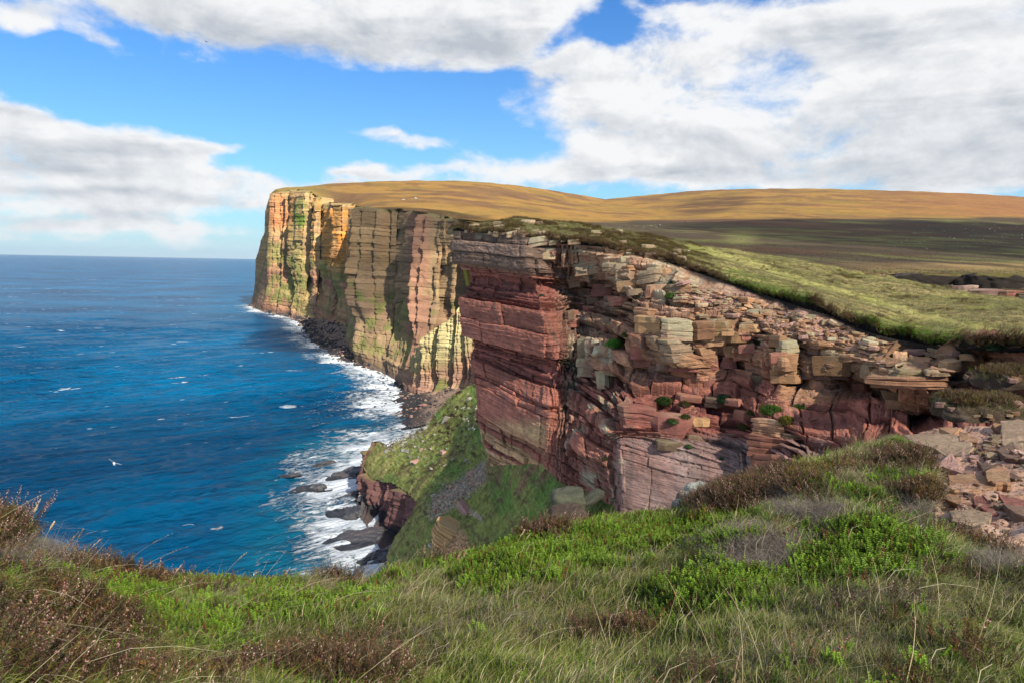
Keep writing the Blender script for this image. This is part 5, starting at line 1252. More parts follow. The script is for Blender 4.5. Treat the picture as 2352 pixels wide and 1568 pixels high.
if pm is not None:
    d = (pm - EYE) @ fwd; bm = bmesh.new(); bmesh.ops.create_cone(bm, cap_ends=True, segments=7, radius1=.9 / F * d, radius2=.7 / F * d, depth=5.0 / F * d)
    me = bpy.data.meshes.new('post'); bm.to_mesh(me); bm.free(); col_attr(me, lambda co: np.full((len(co), 3), .03)); o = link('post', me, None, M_stone); o.location = pm + np.array([0, 0, 2.4 / F * d]); tag(o, 'dark upright post standing where golden hill meets dark plain', 'post')

# ------------------------------------------------------------------ plants: small building blocks
class Leafy:
    def __init__(s): s.V, s.F, s.C, s.n = [], [], [], 0
    def quads(s, V, Fq, Cc):
        s.V.append(V); s.F.append(np.asarray(Fq) + s.n); s.C.append(Cc); s.n += len(V)
    def blade(s, base, dirn, length, width, bend, c0, c1, seg=4, side=None):
        t = np.linspace(0, 1, seg + 1)
        dirn = dirn / np.linalg.norm(dirn); p = base + dirn * (length * t)[:, None] + np.array(bend) * (length * t ** 2)[:, None]
        if side is None:
            a = rng.uniform(0, 6.28); side = np.array([math.cos(a), math.sin(a), 0])
        w = width * (1 - t ** 1.6 * .92) * .5
        V = np.concatenate([p - side * w[:, None], p + side * w[:, None]]); n = seg + 1
        s.quads(V, [(i, i + 1, n + i + 1, n + i) for i in range(seg)], lerp(np.array(c0), np.array(c1), np.concatenate([t, t])[:, None]))
        return p
    def leaf(s, p, d, l, w, col):
        d = d / np.linalg.norm(d); sd = np.cross(d, [0.2, 0.3, 1.0]); sd /= np.linalg.norm(sd) + 1e-9
        V = np.array([p, p + d * l * .5 + sd * w * .5, p + d * l, p + d * l * .5 - sd * w * .5]); s.quads(V, [(0, 1, 2, 3)], np.array([col] * 4))
    def bead(s, p, r, col):
        V = p + r * np.array([(1, 0, 0), (-.5, .87, 0), (-.5, -.87, 0), (0, 0, 1.2), (0, 0, -1.0)]); 
        s.quads(V, [(0, 1, 3, 3), (1, 2, 3, 3), (2, 0, 3, 3), (1, 0, 4, 4), (2, 1, 4, 4), (0, 2, 4, 4)], np.array([col] * 5) * rng.uniform(.8, 1.2))
    def mesh(s, name, mat=None):
        Fq = np.concatenate(s.F); V = np.concatenate(s.V); Cc = np.concatenate(s.C)
        tri = Fq[:, 2] == Fq[:, 3]
        me = bpy.data.meshes.new(name); q_ = [tuple(f) for f in Fq[~tri]] + [tuple(f[:3]) for f in Fq[tri]]
        me.from_pydata(V.tolist(), [], q_)
        a = me.attributes.new('Col', 'FLOAT_COLOR', 'POINT'); c4 = np.ones((len(V), 4), np.float32); c4[:, :3] = np.clip(Cc, .004, .8); a.data.foreach_set('color', c4.ravel())
        me.materials.append(mat or M_leaf); return me


GREENS = [((.045, .075, .008), (.22, .29, .025)), ((.035, .075, .012), (.15, .25, .03)), ((.065, .085, .014), (.30, .31, .05))]
STRAWS = [((.15, .12, .05), (.46, .38, .21)), ((.13, .095, .045), (.38, .29, .14)), ((.18, .155, .08), (.54, .46, .30))]


def grass_tuft(n, h, spread, straw, wind=.35, wid=.0032, flat=0.0):
    L_ = Leafy()
    for i in range(n):
        a = rng.uniform(0, 6.28); r = spread * math.sqrt(rng.uniform()); b0 = np.array([r * math.cos(a), r * math.sin(a), -.01])
        d = np.array([.45 * math.cos(a) + rng.normal(0, .25) + wind * .5, .45 * math.sin(a) + rng.normal(0, .25), 1 - flat * rng.uniform(.3, 1)])
        c0, c1 = (STRAWS if rng.uniform() < straw else GREENS)[int(rng.integers(3))]; k = rng.uniform(.7, 1.25)
        L_.blade(b0, d, h * rng.uniform(.55, 1.15), wid * rng.uniform(.7, 1.3), (wind * rng.uniform(.1, 1.0) + rng.normal(0, .2), rng.normal(0, .25), -rng.uniform(.15, .65)), np.array(c0) * k, np.array(c1) * k)
    return L_


def crow_tuft(n, h, spread, brown=0.06, bright=1.0):
    L_ = Leafy()
    for i in range(n):
        a = rng.uniform(0, 6.28); r = spread * math.sqrt(rng.uniform()); p = np.array([r * math.cos(a), r * math.sin(a), -.005])
        d = np.array([rng.normal(0, .28) + .1, rng.normal(0, .28), 1.0]); d /= np.linalg.norm(d); hh = h * rng.uniform(.6, 1.1)
        br = rng.uniform() < brown; k = rng.uniform(.75, 1.25) * bright
        c1 = np.array((.22, .085, .025)) if br else np.array((.17, .27, .022)); c0 = np.array((.07, .035, .012)) if br else np.array((.045, .09, .010))
        nr = 8
        for j in range(nr):
            t = (j + .4) / nr; q_ = p + d * hh * t; rad = .0105 * (1.05 - .45 * t)
            for m_ in range(6):
                b_ = m_ * 1.047 + j * .5; dd = np.array([math.cos(b_), math.sin(b_), .55 + .9 * t]); L_.leaf(q_, dd, rad * 1.25, .0042, (c0 + (c1 - c0) * t ** .8) * k)
    return L_


def heather_tuft(n, h, spread, flower=.35, tone=(0, 0, 0)):
    L_ = Leafy(); fl = Leafy()
    for i in range(n):
        a = rng.uniform(0, 6.28); r = spread * math.sqrt(rng.uniform()); p = np.array([r * math.cos(a), r * math.sin(a), -.01])
        d = np.array([.5 * math.cos(a) * r / spread + rng.normal(0, .2) + .12, .5 * math.sin(a) * r / spread + rng.normal(0, .2), 1.0]); d /= np.linalg.norm(d); hh = h * rng.uniform(.6, 1.1)
        L_.blade(p, d, hh, .003, (rng.normal(0, .1), rng.normal(0, .1), 0), (.05, .032, .025), (.07, .04, .025), 3)
        dark = np.array([(.070, .050, .022), (.095, .046, .026), (.066, .078, .020)][int(rng.integers(3))]) + np.array(tone)
        fl_ = rng.uniform() < flower
        for j in range(15):
            t = .25 + .75 * j / 15; q_ = p + d * hh * t
            for m_ in range(3):
                b_ = rng.uniform(0, 6.28); dd = np.array([math.cos(b_), math.sin(b_), .7]); L_.leaf(q_ + dd * .002, dd, rng.uniform(.007, .013), .0038, dark * rng.uniform(.7, 1.5))
            if fl_ and t > .55 and rng.uniform() < .8:
                b_ = rng.uniform(0, 6.28); (fl).bead(q_ + np.array([math.cos(b_), math.sin(b_), .2]) * .006, .0034, (.40, .235, .19) if rng.uniform() < .7 else (.50, .38, .30))
    return L_, fl


def dead_tuft(n, h, spread):
    L_ = Leafy()
    for i in range(n):
        a = rng.uniform(0, 6.28); r = spread * math.sqrt(rng.uniform()); p = np.array([r * math.cos(a), r * math.sin(a), -.01]); k = rng.uniform(.6, 1.3)
        d = np.array([rng.normal(.2, .6), rng.normal(0, .6), .7])
        q_ = L_.blade(p, d, h * rng.uniform(.5, 1.1), .0026, (rng.normal(0, .5), rng.normal(0, .5), -.2), np.array((.11, .088, .066)) * k, np.array((.26, .215, .17)) * k, 4)
        for j in (2, 3):
            L_.blade(q_[j], np.array([rng.normal(0, 1), rng.normal(0, 1), .5]), h * .35, .0016, (rng.normal(0, .4), rng.normal(0, .4), -.1), np.array((.16, .13, .10)) * k, np.array((.30, .25, .20)) * k, 2)
    return L_


def merge(a, b_):
    o = Leafy()
    for s in (a, b_):
        if s.n: o.quads(np.concatenate(s.V), np.concatenate(s.F), np.concatenate(s.C))
    return o


def templ(name, meshes):
    col_ = bpy.data.collections.new(name)
    for i, me in enumerate(meshes):
        o = bpy.data.objects.new('%s_%02d' % (name, i), me); col_.objects.link(o)
    return col_


T_grass = templ('tuft_grass', [grass_tuft(16, .17, .05, s_, w_, .0042, f_).mesh('grass_tuft') for s_, w_, f_ in ((.15, .3, 0), (.4, .4, .1), (.25, .5, .3), (.6, .5, .3), (.2, .25, 0), (.85, .6, .55), (.4, .45, .6), (.12, .35, .2))])
T_long = templ('tuft_long', [grass_tuft(4, .30, .05, .85, .7, .0030, f_).mesh('long_tuft') for f_ in (.3, .7, .5, .9)])
T_crow = templ('tuft_crowberry', [crow_tuft(11, .075, .05, b_, k_).mesh('crowberry_tuft') for b_, k_ in ((.03, 1), (.10, .85), (.0, 1.15), (.3, .8), (.05, 1.3))])
T_heath = templ('tuft_heather', [merge(*heather_tuft(13, .13, .055, f_, t_)).mesh('heather_tuft') for f_, t_ in ((.12, (.015, -.004, 0)), (.08, (.05, .004, -.004)), (.34, (.02, 0, 0)), (.03, (.07, .06, -.002)))])
T_dead = templ('tuft_dead', [dead_tuft(16, .12, .06).mesh('dead_tuft') for i in range(4)])


def scatter(name, coll, pts, scl, rot, idx, label, cat):
    me = bpy.data.meshes.new(name); n = len(pts); me.vertices.add(n); me.vertices.foreach_set('co', np.asarray(pts, np.float32).ravel())
    a = me.attributes.new('scl', 'FLOAT', 'POINT'); a.data.foreach_set('value', np.asarray(scl, np.float32))
    a = me.attributes.new('rot', 'FLOAT_VECTOR', 'POINT'); a.data.foreach_set('vector', np.asarray(rot, np.float32).ravel())
    a = me.attributes.new('idx', 'INT', 'POINT'); a.data.foreach_set('value', np.asarray(idx, np.int32))
    ng = bpy.data.node_groups.new(name, 'GeometryNodeTree')
    ng.interface.new_socket('Geometry', in_out='INPUT', socket_type='NodeSocketGeometry'); ng.interface.new_socket('Geometry', in_out='OUTPUT', socket_type='NodeSocketGeometry')
    gi = ng.nodes.new('NodeGroupInput'); go = ng.nodes.new('NodeGroupOutput'); ip = ng.nodes.new('GeometryNodeInstanceOnPoints'); ci = ng.nodes.new('GeometryNodeCollectionInfo')
    ci.inputs['Collection'].default_value = coll; ci.inputs['Separate Children'].default_value = True; ci.inputs['Reset Children'].default_value = True
    def na(nm, ty):
        x = ng.nodes.new('GeometryNodeInputNamedAttribute'); x.data_type = ty; x.inputs['Name'].default_value = nm; return x.outputs['Attribute']
    er = ng.nodes.new('FunctionNodeEulerToRotation'); ng.links.new(na('rot', 'FLOAT_VECTOR'), er.inputs[0])
    ng.links.new(gi.outputs[0], ip.inputs['Points']); ng.links.new(ci.outputs[0], ip.inputs['Instance']); ip.inputs['Pick Instance'].default_value = True
    ng.links.new(na('idx', 'INT'), ip.inputs['Instance Index']); ng.links.new(er.outputs[0], ip.inputs['Rotation']); ng.links.new(na('scl', 'FLOAT'), ip.inputs['Scale'])
    ng.links.new(ip.outputs[0], go.inputs[0])
    o = link(name, me); md = o.modifiers.new('scatter', 'NODES'); md.node_group = ng
    return tag(o, label, cat, kind='stuff')


def grid_samples(G, n, weight):
    """n random points on a grid surface, chosen by cell area times weight"""
    c = (G[:-1, :-1] + G[1:, 1:]) / 2; ar = np.linalg.norm(np.cross(G[1:, 1:] - G[:-1, :-1], G[1:, :-1] - G[:-1, 1:]), axis=2) / 2
    w = (ar * weight(c)).ravel(); w = np.cumsum(w); k = np.searchsorted(w, rng.uniform(0, w[-1], n)); i, j = np.unravel_index(np.clip(k, 0, c.shape[0] * c.shape[1] - 1), c.shape[:2])
    a, b_ = rng.uniform(size=(2, n, 1))
    return (G[i, j] * (1 - a) + G[i + 1, j] * a) * (1 - b_) + (G[i, j + 1] * (1 - a) + G[i + 1, j + 1] * a) * b_


def gz(u, v, items):
    s = np.zeros_like(u)
    for (a, b_, ra, rb_, w) in items: s = s + w * np.exp(-((u - a) / ra) ** 2 - ((v - b_) / rb_) ** 2)
    return s


def fgw(c):
    u, v, d = proj(c); rk_ = in_poly(u + 9 * fbm2(c[..., 0] / .7, c[..., 1] / .7, 3, 1211), v + 6 * fbm2(c[..., 0] / .7, c[..., 1] / .7, 3, 1213), ROCK)
    brow = gz(u, v, [(1730, 1282, 70, 26, .8), (1862, 1180, 50, 30, .8), (1790, 1140, 22, 26, .8), (2120, 1200, 60, 22, .8)])
    offf = np.where((u < -120) | (u > 2480), .35, 1.0)
    return np.where((rk_ & (d > 0)) | (d < 1.0) | (u < -900) | (u > 4200), 0, offf / np.maximum(d, 2.0) ** 1.05) * np.clip(1 - brow, .12, 1)


EXT = GG[:, :NRF + 3]
pts = grid_samples(EXT, 84000, fgw)
u, v, d = proj(pts)
px_, py_ = pts[:, 0], pts[:, 1]
pn = [fbm2(px_ / .45 + 7 * i, py_ / .45 - 3 * i, 4, 1301 + i) for i in range(4)]
z_heath = gz(u, v, [(60, 1490, 300, 130, 1.0), (10, 1230, 90, 50, 1.2), (330, 1320, 130, 30, .9), (1690, 1150, 110, 42, 1.2), (1830, 1112, 60, 40, .6), (2080, 1070, 70, 30, .8), (1010, 1272, 90, 16, 1.2), (1260, 1232, 80, 12, 1.6), (2120, 1140, 40, 30, .6), (850, 1500, 120, 40, .25), (2250, 1290, 150, 24, .35)])
z_crow = gz(u, v, [(240, 1360, 150, 50, 1.3), (300, 1450, 190, 80, .85), (100, 1530, 170, 50, .8), (720, 1390, 170, 45, .75), (1230, 1280, 170, 50, 2.0), (1510, 1238, 170, 42, 2.0), (1700, 1350, 200, 50, .6), (2040, 1240, 130, 46, 1.3), (1950, 1310, 140, 40, .7), (1110, 1300, 90, 40, 1.2), (1500, 1420, 240, 70, .45), (950, 1350, 120, 40, .4)])
z_dead = gz(u, v, [(90, 1275, 130, 30, 1.7), (1745, 1280, 110, 46, 2.2), (1870, 1180, 70, 34, 1.4), (1620, 1400, 130, 60, .45), (2130, 1190, 80, 30, 1.2), (1790, 1140, 30, 40, 1.2), (2290, 1300, 90, 24, 1.2)])
s_gr = .58 + .5 * pn[0]; s_he = 1.0 * z_heath - .10 + .75 * pn[1]; s_cr = .85 * z_crow + .02 + .75 * pn[2]; s_de = z_dead - .1 + .6 * pn[3]
spc = np.argmax(np.stack([s_gr, s_he, s_cr, s_de]) + rng.normal(0, .16, (4, len(u))), 0)
grow = np.clip(.55 + .11 * d, .8, 1.5)
def rots(n, lean=.25): return np.c_[rng.normal(0, .15, n), rng.normal(lean * .5, .15, n), rng.normal(0, .6, n)]
for s_, nm, coll, lab, k_, ni in ((0, 'grass', T_grass, 'wind bent green and straw grass over the cliff edge', 1.0, 8), (1, 'heather', T_heath, 'dark heather with dry pinkish flowers through the grass', 1.0, 4), (2, 'crowberry', T_crow, 'bright green crowberry mats among the grass', 1.0, 5), (3, 'dead_heather', T_dead, 'grey dead heather twigs in bare patches', 1.0, 4)):
    mk = spc == s_; n = mk.sum()
    sc = k_ * grow[mk] * rng.uniform(.65, 1.25, n) * (.62 if s_ == 0 else 1.0)
    if s_ == 0:
        # straw patches
        st_ = fbm2(px_[mk] / .8, py_[mk] / .8, 3, 1333) + gz(u[mk], v[mk], [(950, 1335, 260, 50, .5), (620, 1430, 200, 80, .3), (1560, 1245, 90, 20, .5), (2000, 1130, 140, 70, .35), (1250, 1480, 300, 60, .2)]) + rng.normal(0, .22, n)
        idx = np.where(st_ > .44, 5, np.where(st_ > .30, 3, np.where(st_ > .15, 1, np.where(st_ > .02, 6, np.array([0, 4, 2, 7])[rng.integers(0, 4, n)]))))
        sc = sc * (1 - .35 * sstep(u[mk], 1500, 2000) * sstep(v[mk], 1250, 1350))
    elif s_ == 1: idx = np.where(gz(u[mk], v[mk], [(1880, 1090, 60, 40, 1)]) + rng.normal(0, .2, n) > .5, 3, rng.integers(0, 3, n))
    else: idx = rng.integers(0, ni, n)
    r_ = rots(n)
    if s_: r_[:, 2] = rng.uniform(0, 6.28, n)
    scatter(nm, coll, pts[mk], sc, r_, idx, lab, nm.replace('_', ' '))

pts_l = grid_samples(EXT, 1700, lambda c: fgw(c) * (.4 + gz(*proj(c)[:2], [(850, 1360, 330, 60, 1), (1560, 1245, 90, 25, 1), (1300, 1480, 700, 80, .5), (2000, 1130, 140, 70, .8)])))
n = len(pts_l); scatter('long_grass', T_long, pts_l, rng.uniform(.6, 1.15, n), rots(n, .5), rng.integers(0, 4, n), 'long bleached grass blades bent over by the wind', 'grass')

# tussocks on the spur
u_s, v_s = rng.uniform(840, 1330, 16000), rng.uniform(880, 1320, 16000); ok_ = in_poly(u_s, v_s, SPUR); sp_pts = []
for a_, b_ in zip(u_s[ok_], v_s[ok_]):
    h_ = cast(bvh_spur, a_, b_)
    if h_[0] is not None: sp_pts.append(np.array(h_[0]))
sp_pts = np.array(sp_pts); n = len(sp_pts); d = proj(sp_pts)[2]; kk = fbm2(sp_pts[:, 0] / 9, sp_pts[:, 1] / 9, 3, 1501) + rng.normal(0, .25, n)
scatter('spur_grass', T_grass, sp_pts, np.clip(d / 62, .8, 5.5) * rng.uniform(.4, 1.3, n), rots(n), np.where(kk > .25, 5, np.where(kk > .1, 3, np.where(kk > -.15, 1, np.array([0, 4, 2, 7])[rng.integers(0, 4, n)]))), 'rank grass tussocks over the steep spur', 'grass')

hk = rng.uniform(size=n) < np.clip(.10 + .5 * fbm2(sp_pts[:, 0] / 12, sp_pts[:, 1] / 12, 3, 1507), 0, 1)
scatter('spur_heather', T_heath, sp_pts[hk], np.clip(d[hk] / 50, .8, 6) * rng.uniform(.5, 1.3, hk.sum()), np.c_[np.zeros((hk.sum(), 2)), rng.uniform(0, 6.28, hk.sum())], rng.integers(0, 2, hk.sum()), 'dark heather clumps over the steep spur', 'heather')

# turf on the far side of the gully
def tw(c):
    u, v, d = proj(c); return np.where((u > 1040) & (u < 2420), 1 / np.maximum(d, 10), 0)
pts = grid_samples(TG, 52000, tw); u, v, d = proj(pts)
pth = 1 - sstep(np.abs(v - np.interp(u, [1500, 1620, 1720, 1850, 2000, 2100, 2200, 2352], [556, 575, 605, 650, 690, 720, 745, 778])), 5, 15)
lf = 1 - sstep(u, 1540, 1680); k = fbm2(pts[:, 0] / 1.6, pts[:, 1] / 1.6, 3, 1401) + rng.normal(0, .15, len(u))
hea_ = (lf * .62 + k > .62) | (k > .72); keepm = (pth * (u > 1580) < rng.uniform(.45, 1.25, len(u)))
br_ = (np.maximum(1 - sstep(np.abs(u - 2090), 100, 150), .8 * (1 - sstep(np.abs(u - 1770), 80, 130))) * (1 - sstep(np.abs(v - (np.interp(u, R0[:, 0], R0[:, 1]) - 24)), 10, 22))) > .4
g_ = keepm & ~hea_; n = g_.sum()
idx = np.where(br_[g_], np.array([0, 4, 7])[rng.integers(0, 3, n)], np.array([5, 3, 5, 5, 5, 1])[rng.integers(0, 6, n)])
scatter('bank_grass', T_grass, pts[g_], rng.uniform(1.0, 2.2, n) * np.where(br_[g_], .8, 1), rots(n), idx, 'yellow green grass growing on the bank across the gully', 'grass')
h_ = keepm & hea_ & ~br_; n = h_.sum()
scatter('bank_heather', T_heath, pts[h_], rng.uniform(1.0, 2.4, n), np.c_[np.zeros((n, 2)), rng.uniform(0, 6.28, n)], np.array([0, 1, 3, 3])[rng.integers(0, 4, n)], 'dark heather patches on the bank across the gully', 'heather')
# overhanging fringe along the turf edge
i = rng.integers(0, len(tu), 3200); e = TG[i, 0] + rng.normal(0, .12, (3200, 3)) * np.array([1, 1, .8]); n = len(i)
uu_ = tu[i]; brm = (np.maximum((np.abs(uu_ - 2090) < 120), (np.abs(uu_ - 1770) < 90))) & (rng.uniform(size=n) < .75)
scatter('edge_grass', T_crow, e[brm], rng.uniform(.9, 1.9, brm.sum()), np.c_[rng.uniform(.3, .9, brm.sum()), np.zeros(brm.sum()), rng.normal(0, .5, brm.sum())], rng.integers(0, 3, brm.sum()), 'vivid green mossy fringe along the turf edge', 'moss')
scatter('edge_heather', T_heath, e[~brm], np.where(rng.uniform(size=(~brm).sum()) < .15, 2.6, 1.0) * rng.uniform(.6, 1.6, (~brm).sum()), np.c_[rng.uniform(.3, 1.1, (~brm).sum()), np.zeros((~brm).sum()), rng.normal(0, .5, (~brm).sum())], rng.integers(0, 2, (~brm).sum()), 'dark heather fringe hanging over the peat edge', 'heather')
bvh_turf = bvh_of_grid(TGa, 2)
for q_ in range(52):
    if q_ < 26: a_, b_ = rng.uniform(1060, 1330), None
    else: a_, b_ = rng.uniform(1330, 1600), None
    e0 = np.interp(a_, R0[:, 0], R0[:, 1]); s0 = np.interp(a_, SK[:, 0], SK[:, 1]); b_ = lerp(e0 + 2, s0, rng.beta(1.1, 2.2))
    hit = cast(bvh_turf, a_, b_)
    if hit[0] is None: continue
    d = (np.array(hit[0]) - EYE) @ fwd; w = rng.uniform(10, 34) / F * d; cn = ('lich', 'lich', 'buff', 'brown')[int(rng.integers(4))]
    put_stone(ST[cn][int(rng.integers(len(ST[cn])))], np.array(hit[0]) + np.array([0, 0, w * .0]), (w, w * rng.uniform(.6, 1), w * rng.uniform(.25, .5)), rng.uniform(-.6, .6), (rng.normal(0, .08), rng.normal(-.05, .08)), bank)
# heather and tussocks on the nearer moor
def mw(c):
    u, v, d = proj(c); return np.where((u > 1300) & (u < 2420) & (d < 700), 1 / np.maximum(d, 60) ** 1.6, 0)
pts = grid_samples(MG[200:], 26000, mw); n = len(pts); u, v, d = proj(pts); st_ = (sstep(v, 590, 606) * (1 - sstep(v, 612, 630)) + rng.normal(0, .3, n)) > .5
scatter('moor_grass', T_grass, pts[st_], rng.uniform(1.6, 3.4, st_.sum()), rots(st_.sum()), np.array([5, 3, 5])[rng.integers(0, 3, st_.sum())], 'tawny grass tussocks on the edge of the moor', 'grass')
scatter('moor_heather', T_heath, pts[~st_], rng.uniform(1.6, 3.6, (~st_).sum()), np.c_[np.zeros(((~st_).sum(), 2)), rng.uniform(0, 6.28, (~st_).sum())], rng.integers(0, 2, (~st_).sum()), 'low dark heather over the nearer moor', 'heather')

# ------------------------------------------------------------------ single plants
def cushion(u, v, px, label, tone='green', flowers=0, bvh=None, hgt=.62, sink=.25):
    h = CUSH_HIT[(u, v)] if (u, v) in CUSH_HIT else cast(bvh or bvh_cliff, u, v)
    if h[0] is None: return
    p = np.array(h[0]); d = (p - EYE) @ fwd; r = px / F * d
    nr = np.array(h[1]); nr = nr if nr @ (EYE - p) > 0 else -nr
    p = p + nr * r * .15
    ca, cb = dict(green=((.035, .075, .015), (.11, .19, .03)), bright=((.04, .13, .015), (.10, .27, .035)), olive=((.05, .055, .012), (.13, .13, .03)), dark=((.02, .05, .02), (.045, .11, .045)), rust=((.06, .045, .015), (.16, .11, .04)), gold=((.08, .07, .012), (.25, .22, .035)))[tone]
    L_ = Leafy(); fl = Leafy(); sd = int(u * 3 + v)
    nlev = int(np.clip(px * 42, 260, 1000))
    for i in range(nlev):
        q_ = rng.normal(0, 1, 3); q_ /= np.linalg.norm(q_); q_[2] = abs(q_[2]) * 1.1 - .15
        lump = 1 + .30 * float(fbm3(q_[None], 1.8, 2, sd)[0]); b_ = q_ * np.array([1, .9, hgt]) * lump * rng.uniform(.72, 1.0)
        dd = q_ + rng.normal(0, .35, 3) + np.array([0, 0, .4]); k = .5 + .5 * np.clip(b_[2] / hgt, 0, 1); cc = np.array(ca) + (np.array(cb) - np.array(ca)) * rng.uniform(.0, 1.0) ** 1.0
        L_.leaf(b_ * r, dd, r * rng.uniform(.16, .30), r * .085, cc * rng.uniform(.8, 1.2))
    root = bpy.data.objects.new('cushion_plant', None); C.objects.link(root); root.location = p - np.array([0, 0, r * sink]); root.empty_display_size = .1
    # dense heart of the cushion
    bm = bmesh.new(); bmesh.ops.create_icosphere(bm, subdivisions=2, radius=r * .8)
    for vtx in bm.verts:
        q_ = np.array(vtx.co); n_ = q_ / np.linalg.norm(q_); f_ = 1 + .28 * float(fbm3(n_[None], 1.8, 2, sd)[0]); vtx.co = (q_[0] * f_, q_[1] * .9 * f_, max(q_[2], -.3 * r) * hgt * f_)
    me = bpy.data.meshes.new('stems'); bm.to_mesh(me); bm.free(); col_attr(me, lambda co: np.broadcast_to(np.array(ca) * 1.0, co.shape)); link('stems', me, root, M_leaf)
    link('foliage', L_.mesh('foliage'), root)
    if flowers:
        for i in range(flowers):
            a = rng.uniform(0, 6.28); rr_ = r * math.sqrt(rng.uniform()) * .9; b_ = np.array([rr_ * math.cos(a), rr_ * math.sin(a), r * hgt * .8]); t_ = b_ + np.array([rng.normal(.1, .1) * r, rng.normal(0, .1) * r, r * rng.uniform(.35, .8)])
            fl.blade(b_, t_ - b_, np.linalg.norm(t_ - b_), r * .018, (0, 0, 0), (.2, .12, .08), (.3, .18, .12), 2); fl.bead(t_, r * .055, (.50, .30, .24))
        tag(link('flower_heads', fl.mesh('flower_heads'), root), kind='stuff')
    return tag(root, label, 'plant')


for args in (
    (1525, 920, 21, 'rounded green cushion plant on the red ledge, left of the rusty one', 'green', 0), (1575, 926, 15, 'rusty brown cushion plant between two green ones on the red ledge', 'rust', 10), (1662, 914, 20, 'dark green tufted plant on the long red ledge under the tall pillar', 'dark', 8),
    (1545, 966, 15, 'pinkish topped cushion plant at the edge of the squared orange block', 'green', 16), (1574, 958, 14, 'small green brown plant in the cleft behind the squared block', 'olive', 4), (1584, 1022, 11, 'pale green cushion under the squared orange block', 'green', 0),
    (1728, 946, 13, 'upper of two olive cushions hanging on the red wall', 'olive', 0), (1712, 978, 17, 'lower of two olive cushions hanging on the red wall', 'olive', 4), (1772, 944, 26, 'wide green cushion topping the striped red knob', 'green', 14), (1808, 966, 22, 'yellow green cushion right of the wide one on the striped knob', 'gold', 8), (1842, 936, 20, 'grassy green cushion behind the striped knob', 'green', 4),
    (1657, 1052, 7, 'tiny green tuft in the crack of the big grey slab', 'dark', 0), (1542, 680, 16, 'dark green grass cushion among the pale flat stones', 'green', 0), (1544, 651, 9, 'little green tuft at the top of the rubble by the turf', 'green', 2), (1410, 790, 20, 'vivid green patch of plants on the lichened pillar ledge', 'bright', 0), (1440, 770, 14, 'dark heathery tuft on the ledge above the lichened pillar', 'olive', 0), (1746, 787, 14, 'bluish green plant among blocks left of the orange pillar', 'dark', 0),
    (1919, 729, 17, 'olive moss ball hanging below the dark peat edge', 'olive', 0), (2059, 779, 17, 'round olive yellow cushion under the overhanging peat', 'gold', 0), (2284, 797, 22, 'dark green rounded bush at the right end of the peat edge', 'dark', 0), (2186, 868, 12, 'dark thrift clump in the shaded hollow right of the lichened block', 'dark', 10), (2186, 890, 12, 'light green clump at the mouth of the shaded hollow', 'bright', 6), (1242, 680, 9, 'small dark plant on the recessed red beds of the prow', 'dark', 0), (1390, 1052, 9, 'small olive tuft in the gully beside the grey slab', 'olive', 0)):
    cushion(*args)


# the mound on the right: eroded peat with a heather cap
MOUNDS = []
def mound(name, u, v, d, wx, wy, hh, label, seed):
    n1, n2 = 70, 36; a = np.linspace(0, 2 * math.pi, n1); t = np.linspace(0, 1, n2); p0 = P(u, v, d)
    rad = np.sin(t * math.pi / 2)[None] ** .8 * (1 + .18 * fbm2(np.cos(a) * 1.5 + seed, np.sin(a) * 1.5, 3, seed)[:, None])
    V = np.stack([np.cos(a)[:, None] * rad * wx, np.sin(a)[:, None] * rad * wy, (np.cos(t * math.pi / 2) ** .7 * 1.25 - .25)[None] * hh + 0 * rad], -1)
    V[-1] = V[0]
    k = fbm3(V, 1.4, 4, seed); k2 = fbm3(V, 5.0, 3, seed + 3); V[..., 2] += .45 * hh * k + .12 * hh * k2; V[..., :2] *= (1 + .16 * k2)[..., None]
    c = np.broadcast_to(np.array((.062, .043, .030)), V.shape).copy(); c = mixc(c, (.12, .095, .07), sstep(k2, 0, .4) * .7); top_ = 1 - sstep(t[None] + .35 * k, .35, .62); c = mixc(c, (.10, .085, .03), top_)
    root = bpy.data.objects.new(name, None); C.objects.link(root); root.location = p0; MOUNDS.append(V + p0)
    link('peat', mk_mesh('peat', V, grid_faces(n1, n2), np.clip(c, .01, .8), True), root, M_soil)
    L_ = Leafy(); 
    for q_ in range(150):
        i, j = rng.integers(n1 - 1), int(rng.integers(0, 20)); h1, f1_ = heather_tuft(3, .16, .04, .4, (.02, .005, 0))
        for s in (h1, f1_):
            if s.n: L_.quads(np.concatenate(s.V) * rng.uniform(.9, 1.5) + V[i, j], np.concatenate(s.F), np.concatenate(s.C))
    link('heather_cap', L_.mesh('heather_cap'), root)
    return tag(root, label, 'mound')


mound('peat_mound', 2255, 950, 17.5, 1.15, .8, .42, 'dark eroded peat mound with a heather cap at the head of the rock shelf', 21)
mound('peat_mound', 2345, 880, 19.5, 1.3, 1.0, .36, 'higher heathery hummock behind the peat mound at the right border', 27)


